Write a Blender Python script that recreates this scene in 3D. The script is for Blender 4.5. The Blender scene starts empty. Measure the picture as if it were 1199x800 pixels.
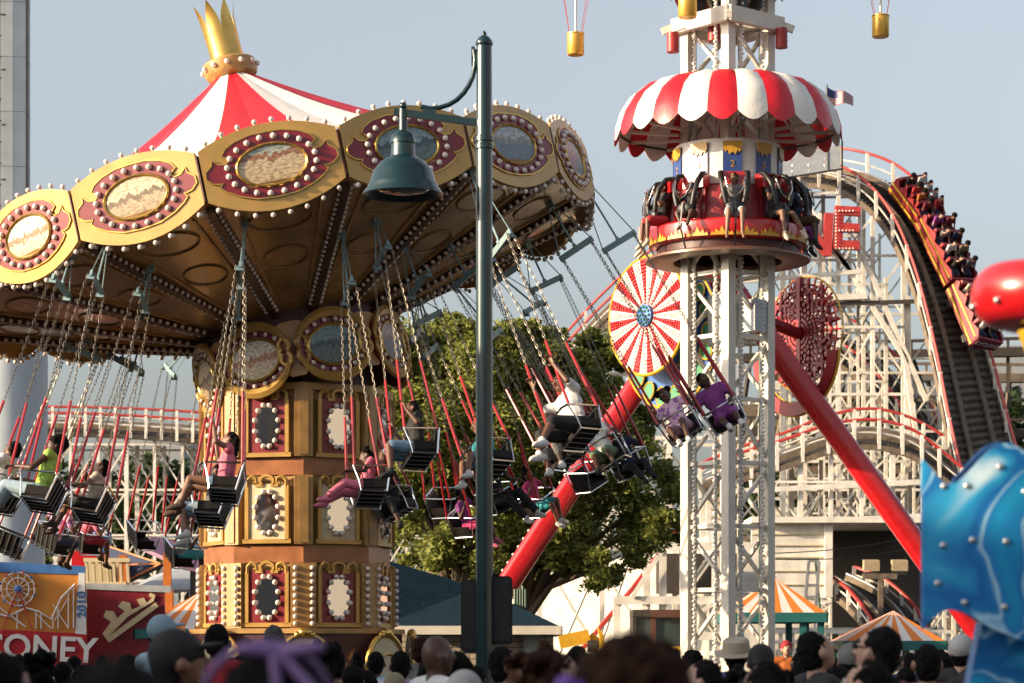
import bpy, math, random
from mathutils import Matrix, Vector, noise
R = math.radians
random.seed(7)
V = Vector
scene = bpy.context.scene
COL = scene.collection
FPX, HZ, HY = 2880.0, 1.7, 765.0          # focal length in px, eye height, horizon row

def P(px, py, Y):                          # picture row/column and distance -> world point
    return V(((px-599.5)/FPX*Y, Y, HZ+(HY-py)/FPX*Y))


MATS = {}
def mat(name, col, rough=.55, metal=0., var=.14, nscale=6., bump=.0, bscale=60., spec=.5, coat=0., trans=0.):
    col = tuple(c*.78 for c in col) if metal < .5 else col
    m = bpy.data.materials.new(name); m.use_nodes = True
    nt = m.node_tree; b = nt.nodes['Principled BSDF']
    b.inputs['Roughness'].default_value = rough
    b.inputs['Metallic'].default_value = metal
    b.inputs['Specular IOR Level'].default_value = spec
    b.inputs['Coat Weight'].default_value = coat
    b.inputs['Coat Roughness'].default_value = .12
    b.inputs['Transmission Weight'].default_value = trans
    tc = nt.nodes.new('ShaderNodeTexCoord')
    if var > 0:
        n = nt.nodes.new('ShaderNodeTexNoise'); n.inputs['Scale'].default_value = nscale; n.inputs['Detail'].default_value = 6
        r = nt.nodes.new('ShaderNodeValToRGB')
        r.color_ramp.elements[0].position = .3; r.color_ramp.elements[1].position = .7
        r.color_ramp.elements[0].color = (*[c*(1-var) for c in col], 1)
        r.color_ramp.elements[1].color = (*[min(1, c*(1+var)) for c in col], 1)
        nt.links.new(tc.outputs['Object'], n.inputs['Vector'])
        nt.links.new(n.outputs['Fac'], r.inputs['Fac']); nt.links.new(r.outputs['Color'], b.inputs['Base Color'])
        mr = nt.nodes.new('ShaderNodeMapRange'); mr.inputs['To Min'].default_value = max(.02, rough-.08); mr.inputs['To Max'].default_value = min(1, rough+.1)
        nt.links.new(n.outputs['Fac'], mr.inputs['Value']); nt.links.new(mr.outputs['Result'], b.inputs['Roughness'])
    else:
        b.inputs['Base Color'].default_value = (*col, 1)
    if bump > 0:
        n2 = nt.nodes.new('ShaderNodeTexNoise'); n2.inputs['Scale'].default_value = bscale; n2.inputs['Detail'].default_value = 4
        bp = nt.nodes.new('ShaderNodeBump'); bp.inputs['Strength'].default_value = bump; bp.inputs['Distance'].default_value = .02
        nt.links.new(tc.outputs['Object'], n2.inputs['Vector']); nt.links.new(n2.outputs['Fac'], bp.inputs['Height'])
        nt.links.new(bp.outputs['Normal'], b.inputs['Normal'])
    MATS[name] = m
    return m

def ramp_mat(name, tex, stops, mapscale=(1, 1, 1), rough=.5, scale=4., rot=(0, 0, 0), loc=(0, 0, 0), detail=6., distort=0., metal=0.):
    """procedural picture: noise / wave / gradient through a colour ramp"""
    m = bpy.data.materials.new(name); m.use_nodes = True
    nt = m.node_tree; b = nt.nodes['Principled BSDF']; b.inputs['Roughness'].default_value = rough; b.inputs['Metallic'].default_value = metal
    tc = nt.nodes.new('ShaderNodeTexCoord'); mp = nt.nodes.new('ShaderNodeMapping')
    mp.inputs['Scale'].default_value = mapscale; mp.inputs['Rotation'].default_value = rot; mp.inputs['Location'].default_value = loc
    nt.links.new(tc.outputs['Object'], mp.inputs['Vector'])
    r = nt.nodes.new('ShaderNodeValToRGB')
    while len(r.color_ramp.elements) < len(stops): r.color_ramp.elements.new(.5)
    for e, (p, c) in zip(r.color_ramp.elements, stops): e.position = p; e.color = (*c, 1)
    if tex == 'noise':
        n = nt.nodes.new('ShaderNodeTexNoise'); n.inputs['Scale'].default_value = scale; n.inputs['Detail'].default_value = detail; n.inputs['Distortion'].default_value = distort
        o = n.outputs['Fac']
    else:
        n = nt.nodes.new('ShaderNodeTexWave'); n.inputs['Scale'].default_value = scale; n.inputs['Distortion'].default_value = distort
        n.inputs['Detail'].default_value = detail; o = n.outputs['Fac']
    nt.links.new(mp.outputs['Vector'], n.inputs['Vector'])
    nt.links.new(o, r.inputs['Fac']); nt.links.new(r.outputs['Color'], b.inputs['Base Color'])
    MATS[name] = m
    return m


def frame_from_z(z, hint=V((0, 0, 1))):
    z = z.normalized()
    if abs(z.dot(hint)) > .99: hint = V((1, 0, 0)) if abs(z.x) < .9 else V((0, 1, 0))
    x = hint.cross(z).normalized(); y = z.cross(x)
    return Matrix((x, y, z)).transposed()

class MB:
    def __init__(s): s.v = []; s.f = []; s.mi = []; s.M = None; s.m = 0
    def _add(s, vs, fs):
        o = len(s.v)
        if s.M is not None: vs = [s.M @ V(q) for q in vs]
        s.v.extend(vs); s.f.extend([tuple(i+o for i in f) for f in fs]); s.mi.extend([s.m]*len(fs)); return s
    def box(s, c, d, rot=None):
        c = V(c); h = V(d)*.5; vs = []
        for x in (-1, 1):
            for y in (-1, 1):
                for z in (-1, 1):
                    q = V((x*h.x, y*h.y, z*h.z)); vs.append(c+(rot @ q if rot else q))
        return s._add(vs, [(0, 1, 3, 2), (4, 6, 7, 5), (0, 4, 5, 1), (2, 3, 7, 6), (0, 2, 6, 4), (1, 5, 7, 3)])
    def beam(s, a, b, w, h=None, up=V((0, 0, 1))):
        a, b = V(a), V(b); h = h or w; d = b-a
        if d.length < 1e-6: return s
        m = frame_from_z(d, up)
        return s.box((a+b)*.5, (w, h, d.length), m)
    def tube(s, a, b, r0, r1=None, n=8, caps=True):
        a, b = V(a), V(b); r1 = r0 if r1 is None else r1
        m = frame_from_z(b-a); vs = []
        for c, r in ((a, r0), (b, r1)):
            for i in range(n):
                t = 2*math.pi*i/n; vs.append(c+m @ V((r*math.cos(t), r*math.sin(t), 0)))
        fs = [(i, (i+1) % n, n+(i+1) % n, n+i) for i in range(n)]
        if caps: fs += [tuple(reversed(range(n))), tuple(range(n, 2*n))]
        return s._add(vs, fs)
    def poly(s, pts, r, n=6, closed=False, rr=None):
        pts = [V(p) for p in pts]; k = len(pts); vs = []; prev = None
        for i, p in enumerate(pts):
            a = pts[i-1] if (i or closed) else p; b = pts[(i+1) % k] if (i < k-1 or closed) else p
            d = b-a
            if d.length < 1e-9: d = V((0, 0, 1))
            d.normalize()
            if prev is None: m = frame_from_z(d); x = m.col[0].copy()
            else: x = (prev-d*prev.dot(d)).normalized()
            prev = x; y = d.cross(x); q = rr[i] if rr else r
            for j in range(n):
                t = 2*math.pi*j/n; vs.append(p+(x*math.cos(t)+y*math.sin(t))*q)
        fs = []
        for i in range(k if closed else k-1):
            a = i*n; b = ((i+1) % k)*n
            fs += [(a+j, a+(j+1) % n, b+(j+1) % n, b+j) for j in range(n)]
        if not closed: fs += [tuple(reversed(range(n))), tuple(range((k-1)*n, k*n))]
        return s._add(vs, fs)
    def lathe(s, prof, n=24, c=(0, 0, 0), m=None, a0=0., a1=2*math.pi, close=True):
        c = V(c); vs = []; full = abs(a1-a0-2*math.pi) < 1e-6; cnt = n if full else n+1
        for i in range(cnt):
            t = a0+(a1-a0)*i/n
            for r, z in prof:
                q = V((r*math.cos(t), r*math.sin(t), z)); vs.append(c+(m @ q if m else q))
        k = len(prof); fs = []
        for i in range(n):
            a = i*k; b = ((i+1) % cnt)*k
            fs += [(a+j, b+j, b+j+1, a+j+1) for j in range(k-1)]
        return s._add(vs, fs)
    def ell(s, c, r, n=10, k=7, m=None):
        c = V(c); r = (r, r, r) if isinstance(r, (int, float)) else r; vs = []
        for i in range(1, k):
            p = math.pi*i/k
            for j in range(n):
                t = 2*math.pi*j/n; q = V((r[0]*math.sin(p)*math.cos(t), r[1]*math.sin(p)*math.sin(t), r[2]*math.cos(p)))
                vs.append(c+(m @ q if m else q))
        top, bot = len(vs), len(vs)+1
        for z in (r[2], -r[2]):
            q = V((0, 0, z)); vs.append(c+(m @ q if m else q))
        fs = []
        for i in range(k-2):
            fs += [(i*n+j, (i+1)*n+j, (i+1)*n+(j+1) % n, i*n+(j+1) % n) for j in range(n)]
        fs += [(top, j, (j+1) % n) for j in range(n)]
        o = (k-2)*n; fs += [(bot, o+(j+1) % n, o+j) for j in range(n)]
        return s._add(vs, fs)
    def cap(s, a, b, r0, r1=None, n=10):
        a, b = V(a), V(b); r1 = r0 if r1 is None else r1; d = b-a; L = d.length
        if L < 1e-6: return s.ell(a, r0)
        m = frame_from_z(d); prof = []
        for i in range(5):
            t = math.pi/2*i/4; prof.append((max(1e-4, r0*math.sin(t)), -r0*math.cos(t)))
        for i in range(5):
            t = math.pi/2*i/4; prof.append((max(1e-4, r1*math.cos(t)), L+r1*math.sin(t)))
        o = len(s.v); s.lathe(prof, n, a, m)
        k = len(prof)
        s._raw([tuple(o+i*k for i in range(n))[::-1], tuple(o+i*k+k-1 for i in range(n))])
        return s
    def _raw(s, fs): s.f.extend(fs); s.mi.extend([s.m]*len(fs))
    def prism(s, pts, t, m=None, o=(0, 0, 0)):
        """2D outline (x,z) extruded by t along -y (towards the viewer of its front)"""
        o = V(o); n = len(pts); vs = []
        for y in (0, -t):
            for x, z in pts:
                q = V((x, y, z)); vs.append(o+(m @ q if m else q))
        fs = [tuple(range(n))[::-1], tuple(range(n, 2*n))]
        fs += [(i, (i+1) % n, n+(i+1) % n, n+i) for i in range(n)]
        return s._add(vs, fs)
    def ribbon(s, A, B, t=0.02):
        """sheet between two polylines with thickness t downward"""
        n = len(A); vs = [V(p) for p in A]+[V(p) for p in B]+[V(p)-V((0, 0, t)) for p in A]+[V(p)-V((0, 0, t)) for p in B]
        fs = []
        for i in range(n-1):
            fs += [(i, i+1, n+i+1, n+i), (2*n+i, 3*n+i, 3*n+i+1, 2*n+i+1), (i, 2*n+i, 2*n+i+1, i+1), (n+i, n+i+1, 3*n+i+1, 3*n+i)]
        fs += [(0, n, 3*n, 2*n), (n-1, 3*n-1, 4*n-1, 2*n-1)]
        return s._add(vs, fs)
    def mesh(s, name, mats, smooth=None, inv=None):
        me = bpy.data.meshes.new(name)
        vs = s.v if inv is None else [inv @ V(q) for q in s.v]
        me.from_pydata([tuple(q) for q in vs], [], s.f); me.update()
        if not isinstance(mats, (list, tuple)): mats = [mats]
        for m in mats: me.materials.append(MATS[m] if isinstance(m, str) else m)
        if len(mats) > 1: me.polygons.foreach_set('material_index', s.mi)
        if smooth is not None:
            me.polygons.foreach_set('use_smooth', [True]*len(me.polygons))
            me.set_sharp_from_angle(angle=R(smooth))
        return me

WM = {}
def link(o, parent=None):
    COL.objects.link(o)
    if parent is not None: o.parent = parent
    return o
def put(name, mb, mats, parent=None, smooth=None, local=False, label=None, kind=None):
    inv = None
    if parent is not None and not local:
        r = parent
        while r.parent is not None: r = r.parent
        inv = WM[r].inverted()
    me = mb.mesh(name, mats, smooth, inv)
    o = link(bpy.data.objects.new(name, me), parent)
    if label: o['label'] = label
    if kind: o['kind'] = kind
    if parent is None: WM[o] = Matrix.Identity(4)
    return o
def thing(name, label, cat, M=(0, 0, 0), group=None):
    o = bpy.data.objects.new(name, None); o.empty_display_size = .3; COL.objects.link(o)
    M = M if isinstance(M, Matrix) else Matrix.Translation(V(M))
    o.matrix_world = M; WM[o] = M.copy(); tag(o, label, cat, group); return o
def tag(o, label=None, cat=None, group=None, kind=None):
    for k, v in (('label', label), ('category', cat), ('group', group), ('kind', kind)):
        if v: o[k] = v
    return o
class Pool:
    """first `lim` pieces are parts of their own, the rest one object"""
    def __init__(s, th, name, mats, lim=95, smooth=None): s.th, s.name, s.mats, s.lim, s.n, s.rest, s.sm = th, name, mats, lim, 0, MB(), smooth
    def add(s, fn):
        if s.n < s.lim:
            b = MB(); fn(b); put(s.name, b, s.mats, s.th, s.sm)
        else: fn(s.rest)
        s.n += 1
    def done(s, names=None):
        if s.rest.v: put(names or s.name, s.rest, s.mats, s.th, s.sm, kind='stuff')
def share(name, mesh, parent, M):
    o = link(bpy.data.objects.new(name, mesh), parent); o.matrix_local = M; return o

# fuse overlapping closed shells into one continuous surface
TMP = bpy.data.scenes.new('fuse_tmp')
def fuse(mb, mats, vox=.014, it=3, name='body', fac=.5, rough=0.):
    me = mb.mesh('t', mats); ob = bpy.data.objects.new('t', me); TMP.collection.objects.link(ob)
    md = ob.modifiers.new('r', 'REMESH'); md.mode = 'VOXEL'; md.voxel_size = vox; md.use_smooth_shade = True
    if it: sm = ob.modifiers.new('s', 'SMOOTH'); sm.factor = fac; sm.iterations = it
    vl = TMP.view_layers[0]; vl.update(); dg = vl.depsgraph
    ev = ob.evaluated_get(dg); res = bpy.data.meshes.new_from_object(ev, depsgraph=dg); res.name = name
    bpy.data.objects.remove(ob); bpy.data.meshes.remove(me)
    if rough:
        for v in res.vertices:
            c = v.co; v.co = c+v.normal*rough*(noise.noise(c*30)+.7*noise.noise(c*75))
    return res
def text_mb(txt, M, size, depth=.01, align='CENTER', bold=0.):
    cu = bpy.data.curves.new('t', 'FONT'); cu.body = txt; cu.size = size; cu.extrude = depth; cu.align_x = align; cu.align_y = 'CENTER'; cu.offset = bold; cu.resolution_u = 3
    ob = bpy.data.objects.new('t', cu); TMP.collection.objects.link(ob)
    vl = TMP.view_layers[0]; vl.update(); dg = vl.depsgraph
    me = bpy.data.meshes.new_from_object(ob.evaluated_get(dg), depsgraph=dg)
    b = MB(); b.v = [M @ v.co for v in me.vertices]; b.f = [tuple(p.vertices) for p in me.polygons]; b.mi = [0]*len(b.f)
    bpy.data.objects.remove(ob); bpy.data.meshes.remove(me); return b

# material library
mat('gold_paint', (.52, .31, .08), .38, .25, .12, 3, coat=.3)
mat('gold_dark', (.30, .19, .07), .42, .2, .2, 4)
mat('gold_metal', (.60, .38, .10), .28, .85, .15, 5)
mat('cream', (.66, .56, .36), .5, 0, .08)
mat('deep_red', (.22, .008, .02), .4, 0, .15, coat=.2)
mat('wood_gold', (.46, .26, .08), .45, 0, .25, 5, coat=.15)
mat('wood_red', (.36, .13, .045), .35, 0, .3, 4, coat=.3)
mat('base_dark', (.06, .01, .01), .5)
mat('bulb', (.86, .74, .67), .18, 0, .05, coat=.5)
mat('mirror', (.85, .87, .9), .06, 1, 0)
mat('cone_white', (.84, .80, .76), .6, 0, .06, 2, bump=.5, bscale=3)
mat('cone_red', (.60, .012, .03), .5, 0, .12, 2, bump=.5, bscale=3)
mat('under', (.42, .25, .10), .25, .1, .35, 1.6, coat=.3)
mat('beam_brown', (.07, .03, .018), .4)
mat('chain', (.24, .21, .17), .45, .6, .1)
mat('spreader', (.26, .38, .40), .4, .2)
mat('red_tube', (.45, .015, .02), .35, 0, .1, coat=.3)
mat('chrome', (.72, .72, .72), .16, 1, 0)
mat('seat_dark', (.012, .009, .008), .7, 0, .2, spec=.25)
mat('pole_green', (.004, .030, .037), .3, .1, .12, coat=.4)
mat('white_paint', (.74, .69, .60), .5, 0, .1, 2.5)
mat('white_wood', (.76, .72, .65), .65, 0, .16, 3)
mat('wood_grey', (.16, .12, .085), .8, 0, .35, 5)
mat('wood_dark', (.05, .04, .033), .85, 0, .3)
mat('rail_red', (.50, .04, .035), .5, 0, .15)
mat('steel_dark', (.05, .05, .05), .4, .6)
mat('awn_white', (.84, .81, .76), .55, 0, .08, 3, bump=.7, bscale=4.5)
mat('awn_red', (.62, .008, .02), .4, 0, .12, 3, bump=.7, bscale=4.5)
mat('blue_panel', (.03, .07, .26), .4)
mat('ride_red', (.55, .01, .015), .28, 0, .1, coat=.5)
mat('ride_red_dark', (.30, .012, .02), .4, 0, .2)
mat('flame_gold', (.60, .33, .03), .4)
mat('platform', (.20, .10, .07), .35, .2)
mat('black_pad', (.012, .012, .013), .45, 0, .2)
mat('green_pipe', (.03, .10, .06), .5)
mat('yellow', (.70, .42, .03), .4)
mat('blue_disc', (.03, .14, .45), .4)
mat('teal', (.02, .16, .16), .5)
mat('green_disc', (.05, .25, .12), .45)
mat('roof_slate', (.016, .036, .052), .95, 0, .3, 9, bump=.5, bscale=30, spec=.03)
mat('brick_pale', (.40, .36, .30), .8)
mat('tent_orange', (.75, .22, .02), .6, 0, .06)
mat('tent_white', (.75, .72, .68), .6, 0, .05)
mat('speaker', (.008, .008, .009), .6, 0, .3)
mat('sticker', (.7, .7, .68), .5)
mat('tower_grey', (.50, .56, .62), .75, 0, .12, 1.2)
mat('banner_orange', (.62, .24, .03), .5, 0, .15, 1)
mat('banner_blue', (.04, .16, .45), .5)
mat('banner_red', (.5, .01, .02), .4)
mat('white_text', (.78, .78, .78), .5, 0, .03)
mat('post_orange', (.55, .16, .02), .5)
mat('purple_cloth', (.24, .12, .22), .6)
mat('case_yellow', (.65, .36, .02), .45)
mat('brown_roof', (.12, .05, .03), .5)
mat('glass_dark', (.05, .07, .07), .08, 0, 0, coat=.6)
mat('asphalt', (.06, .055, .05), .85, 0, .3, .8, bump=.3, bscale=12)
mat('basket', (.62, .36, .07), .35, .5, .1)
mat('drum_red', (.33, .02, .02), .45, 0, .15)
mat('bark', (.10, .07, .045), .9, 0, .3, 8, bump=.5, bscale=20)
mat('blocker_grey', (.18, .16, .14), .8)
mat('far_block', (.30, .32, .34), .8, 0, .2, .5)
mat('silver', (.5, .5, .5), .3, .8)
mat('flag_red', (.5, .03, .04), .7); mat('flag_blue', (.04, .06, .2), .7)
mat('ply', (.45, .35, .22), .7)
mat('panel_grey', (.42, .45, .48), .4)
ramp_mat('scene_sepia', 'noise', [(.30, (.62, .50, .34)), (.45, (.55, .42, .28)), (.52, (.22, .14, .07)), (.6, (.48, .38, .22)), (.75, (.6, .5, .34))], (2, 2, 7), .4, 1.6, distort=.6)
ramp_mat('scene_red', 'noise', [(.30, (.42, .46, .42)), (.45, (.5, .42, .3)), (.52, (.28, .12, .08)), (.6, (.45, .36, .24)), (.75, (.13, .12, .14))], (3, 3, 6), .4, 2.2, distort=1.2)
ramp_mat('scene_teal', 'noise', [(.32, (.18, .30, .32)), (.46, (.10, .18, .20)), (.54, (.25, .28, .22)), (.68, (.06, .10, .11))], (3, 3, 5), .35, 2.5, distort=1.)
ramp_mat('scene_city', 'noise', [(.34, (.5, .5, .46)), (.48, (.14, .17, .20)), (.56, (.38, .30, .22)), (.7, (.55, .48, .38))], (6, 6, 3), .4, 3, distort=.4)
ramp_mat('scene_pale', 'noise', [(.34, (.75, .72, .66)), (.50, (.6, .55, .45)), (.58, (.40, .22, .14)), (.7, (.62, .55, .42))], (2, 2, 8), .4, 1.8, distort=.8)
ramp_mat('lightning', 'noise', [(.24, (.55, .68, .76)), (.37, (.02, .26, .50)), (.45, (.006, .10, .33)), (.488, (.01, .15, .40)), (.5, (.30, .50, .66)), (.512, (.01, .16, .42)), (.60, (.012, .27, .50)), (.74, (.60, .74, .80))], (1, 1, 1), .3, 2.1, detail=2.5, distort=.7)
for nm, c in dict(skin_a=(.14, .062, .035), skin_b=(.085, .038, .024), skin_c=(.24, .12, .075), skin_d=(.42, .25, .18)).items():
    mat(nm, c, .5, 0, .1, 8)
for nm, c in dict(hair_black=(.005, .004, .004), hair_brown=(.035, .014, .007), hair_grey=(.10, .095, .09)).items():
    mat(nm, c, .8, 0, .5, 30, bump=1., bscale=70, spec=.15)
CL = dict(c_white=(.72, .72, .72), c_black=(.012, .012, .014), c_pink=(.62, .16, .25), c_hotpink=(.60, .04, .18), c_lime=(.38, .62, .10), c_turq=(.05, .42, .48), c_denim=(.13, .24, .36),
          c_lilac=(.36, .26, .40), c_purple=(.26, .05, .28), c_lblue=(.38, .52, .62), c_red=(.42, .02, .03), c_maroon=(.17, .012, .03), c_orange=(.5, .13, .02), c_grey=(.16, .16, .16),
          c_cream=(.60, .52, .40), c_green=(.18, .26, .16), c_navy=(.02, .03, .08), c_plaid=(.50, .30, .42), c_khaki=(.25, .22, .13), c_brown=(.09, .05, .03), c_lime2=(.1, .35, .12))
for nm, c in CL.items(): mat(nm, c, .8, 0, .14, 12, bump=.25, bscale=40)
ramp_mat('c_stripe', 'wave', [(.40, (.55, .08, .16)), (.5, (.70, .50, .52)), (.6, (.70, .50, .52)), (.7, (.5, .06, .12))], (.01, .01, 1), .8, 5., detail=0)
MATS['c_stripe'].node_tree.nodes['Wave Texture'].bands_direction = 'Z'
ramp_mat('c_check', 'noise', [(.42, (.60, .36, .50)), (.5, (.7, .6, .68)), (.56, (.3, .12, .34))], (1, 1, 1), .8, 22., detail=1)
def painting(nm, sky, far, land, dark, seed, hz=.5):
    m = bpy.data.materials.new(nm); m.use_nodes = True; nt = m.node_tree; b = nt.nodes['Principled BSDF']; b.inputs['Roughness'].default_value = .35; b.inputs['Coat Weight'].default_value = .3
    uv = nt.nodes.new('ShaderNodeUVMap'); sp = nt.nodes.new('ShaderNodeSeparateXYZ'); nt.links.new(uv.outputs[0], sp.inputs[0])
    def noi(sc, det, mp_=(1, 1, 1)):
        mp = nt.nodes.new('ShaderNodeMapping'); mp.inputs['Scale'].default_value = mp_; mp.inputs['Location'].default_value = (seed*3.1, seed*1.7, 0); nt.links.new(uv.outputs[0], mp.inputs['Vector'])
        n = nt.nodes.new('ShaderNodeTexNoise'); n.inputs['Scale'].default_value = sc; n.inputs['Detail'].default_value = det; nt.links.new(mp.outputs[0], n.inputs['Vector']); return n.outputs['Fac']
    def mth(op, a, c):
        k = nt.nodes.new('ShaderNodeMath'); k.operation = op
        for i, q in enumerate((a, c)):
            if isinstance(q, (int, float)): k.inputs[i].default_value = q
            else: nt.links.new(q, k.inputs[i])
        return k.outputs[0]
    h = mth('ADD', sp.outputs[1], mth('MULTIPLY', mth('SUBTRACT', noi(7, 5, (1, .15, 1)), .5), .55))
    r = nt.nodes.new('ShaderNodeValToRGB'); st = [(0, land), (hz-.14, far), (hz-.10, dark), (hz, dark), (hz+.03, sky), (.85, [c*.8 for c in sky])]
    while len(r.color_ramp.elements) < len(st): r.color_ramp.elements.new(.5)
    for e, (p, c) in zip(r.color_ramp.elements, st): e.position = p; e.color = (*c, 1)
    nt.links.new(h, r.inputs['Fac'])
    mx = nt.nodes.new('ShaderNodeMixRGB'); mx.blend_type = 'MULTIPLY'; mx.inputs[0].default_value = .75; nt.links.new(r.outputs['Color'], mx.inputs[1])
    r2 = nt.nodes.new('ShaderNodeValToRGB'); r2.color_ramp.elements[0].position = .38; r2.color_ramp.elements[1].position = .58; r2.color_ramp.elements[0].color = (.35, .25, .2, 1); r2.color_ramp.elements[1].color = (1, 1, 1, 1)
    nt.links.new(noi(9, 8, (1, 2.2, 1)), r2.inputs['Fac']); nt.links.new(r2.outputs['Color'], mx.inputs[2]); nt.links.new(mx.outputs[0], b.inputs['Base Color']); MATS[nm] = m
painting('scene_sepia', (.70, .56, .36), (.42, .32, .20), (.30, .24, .13), (.16, .11, .06), 1, .55)
painting('scene_red', (.42, .47, .42), (.55, .44, .30), (.50, .38, .20), (.30, .14, .08), 2, .75)
painting('scene_teal', (.22, .34, .36), (.10, .17, .18), (.12, .15, .12), (.05, .08, .09), 3, .6)
painting('scene_city', (.45, .50, .50), (.12, .17, .22), (.10, .13, .16), (.25, .22, .18), 4, .65)
painting('scene_pale', (.80, .75, .66), (.60, .52, .38), (.50, .42, .26), (.42, .18, .10), 5, .55)
def add_uv(o, pts):
    xs = [p[0] for p in pts]; zs = [p[1] for p in pts]; x0, x1, z0, z1 = min(xs), max(xs), min(zs), max(zs); n = len(pts)
    ul = o.data.uv_layers.new(name='uv')
    for lp in o.data.loops: x, z = pts[lp.vertex_index % n]; ul.data[lp.index].uv = ((x-x0)/(x1-x0)*1.6, (z-z0)/(z1-z0))
    return o
MATS['mirror'].node_tree.nodes['Principled BSDF'].inputs['Metallic'].default_value = 1
SUN_E, SKY_S, EXPO, SHADE_H, SKY_SAT = 4.9, .15, .97, 10., .50
# ------------------------------------------------------------------ people
def rotz(a): return Matrix.Rotation(a, 3, 'Z')
def rotx(a): return Matrix.Rotation(a, 3, 'X')
def lerp(a, b, t): return V(a)*(1-t)+V(b)*t
def human(label, M, pose, look, s=1., vox=.014, cat='person', group=None, face=False, fingers=True, name='person'):
    """one continuous body with hair, clothes and shoes as its parts. local frame: hips at origin, y forward, z up"""
    root = thing(name, label, cat, M, group)
    g = lambda k, d=None: pose.get(k, d)
    lean = V(g('lean', (0, 0, 1))).normalized()
    side = V((1, 0, 0)); fwd = lean.cross(side)
    chest = lean*.33; neck = lean*.50
    fat = look.get('fat', 1.)
    hy, hp = g('head_yaw', 0), g('head_pitch', 0)
    Rt = Matrix((side, fwd, lean)).transposed()
    Rh = Rt @ rotz(hy) @ rotx(hp)
    hc = neck+lean*.105+Rh @ V((0, .025, .04))
    sh = [neck+side*(.175*x)-lean*.045 for x in (1, -1)]
    hipj = [V((.09*x, 0, -.01)) for x in (1, -1)]
    el = [V(q) for q in g('elbows', ((.24, .02, .17), (-.24, .02, .17)))]
    wr = [V(q) for q in g('wrists', ((.25, .10, -.06), (-.25, .10, -.06)))]
    kn = [V(q) for q in g('knees', ((.11, 0, -.44), (-.11, 0, -.44)))]
    an = [V(q) for q in g('ankles', ((.11, -.02, -.85), (-.11, -.02, -.85)))]
    fd = [V(q).normalized() for q in g('feet', ((.1, 1, -.1), (-.1, 1, -.1)))]
    S = Matrix.Scale(s, 4)
    hs = look.get('head', 1.)
    def torso(b, e=0., low=True):
        if low: b.ell((0, -.01, .02), (.155*fat+e, .115*fat+e, .11+e), m=Rt)
        b.ell(lean*.17, (.135*fat+e, .098*fat+e, .14+e), m=Rt)
        b.ell(chest, (.160*fat+e, .108*fat+e, .17+e), m=Rt)
        b.cap(lerp(neck, sh[0], .3)-lean*.02, sh[0], .062+e, .058+e); b.cap(lerp(neck, sh[1], .3)-lean*.02, sh[1], .062+e, .058+e)
    b = MB(); b.M = S
    torso(b)
    b.cap(neck-lean*.05, hc-lean*.03, .056, .05)
    b.ell(hc, (.076*hs, .094*hs, .114*hs), 14, 10, m=Rh)
    b.ell(hc+Rh @ V((0, .028, -.062))*hs, (.055*hs, .062*hs, .058*hs), m=Rh)
    b.cap(hc+Rh @ V((0, .088, .012))*hs, hc+Rh @ V((0, .108, -.026))*hs, .012*hs, .017*hs, 8)
    for x in (1, -1): b.ell(hc+Rh @ V((.087*x, -.005, -.012))*hs, (.014, .022, .034), 8, 6, m=Rh)
    for i, x in enumerate((1, -1)):
        b.cap(sh[i], el[i], .047*fat, .037); b.cap(el[i], wr[i], .038, .025)
        hd = (wr[i]-el[i]).normalized(); hd = (hd*.6+V(g('hand', hd))*.4).normalized()
        nrm = hd.cross(V((x, 0, .01))).normalized(); pm = Matrix((hd.cross(nrm), nrm, hd)).transposed()
        pc = wr[i]+hd*.05
        b.ell(pc, (.040, .018, .055), 8, 6, m=pm)
        if fingers:
            lat = pm.col[0]; cr = nrm*(-1 if nrm.y > 0 else 1)
            for k, (o, ln) in enumerate(((-.03, .055), (-.01, .07), (.01, .066), (.03, .05))):
                p0 = pc+hd*.035+lat*o; p1 = p0+(hd*.75+cr*-.35).normalized()*ln*.6; p2 = p1+(hd*.2-cr*.9).normalized()*ln*.55
                b.cap(p0, p1, .0105, .010, 6); b.cap(p1, p2, .010, .009, 6)
            t0 = pc-hd*.03+lat*(-.033*x*(1 if lat.x > 0 else -1)); t1 = t0+(hd*.6+lat*(-.8*x*(1 if lat.x > 0 else -1))).normalized()*.04
            b.cap(t0, t1, .013, .012, 6); b.cap(t1, t1+(hd*.9-cr*.3).normalized()*.03, .012, .010, 6)
        b.cap(hipj[i], kn[i], .085*fat, .055); b.cap(kn[i], an[i], .057, .036)
        m2 = lerp(kn[i], an[i], .3)-fwd*.012; b.ell(m2, .055)
        b.cap(an[i]-V((0, 0, .03)), an[i]+fd[i]*.15-V((0, 0, .045)), .036, .026)
    me = fuse(b, look['skin'], vox, 2, 'body'); share('body', me, root, Matrix.Identity(4))
    def part(nm, mb, m, v=None, it=3, rough=0.):
        me = fuse(mb, m, v or vox, it, nm, rough=rough); return share(nm, me, root, Matrix.Identity(4))
    def nb():
        q = MB(); q.M = S; return q
    # shirt
    if look.get('shirt'):
        q = nb(); sl = look.get('sleeve', .5); torso(q, .014, low=look.get('long_shirt', True))
        if sl > 0:
            for i in (0, 1):
                if sl <= 1: q.cap(sh[i], lerp(sh[i], el[i], sl), .062*fat, .058)
                else: q.cap(sh[i], el[i], .062*fat, .052); q.cap(el[i], lerp(el[i], wr[i], sl-1), .052, .042)
        part('shirt', q, look['shirt'])
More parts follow.
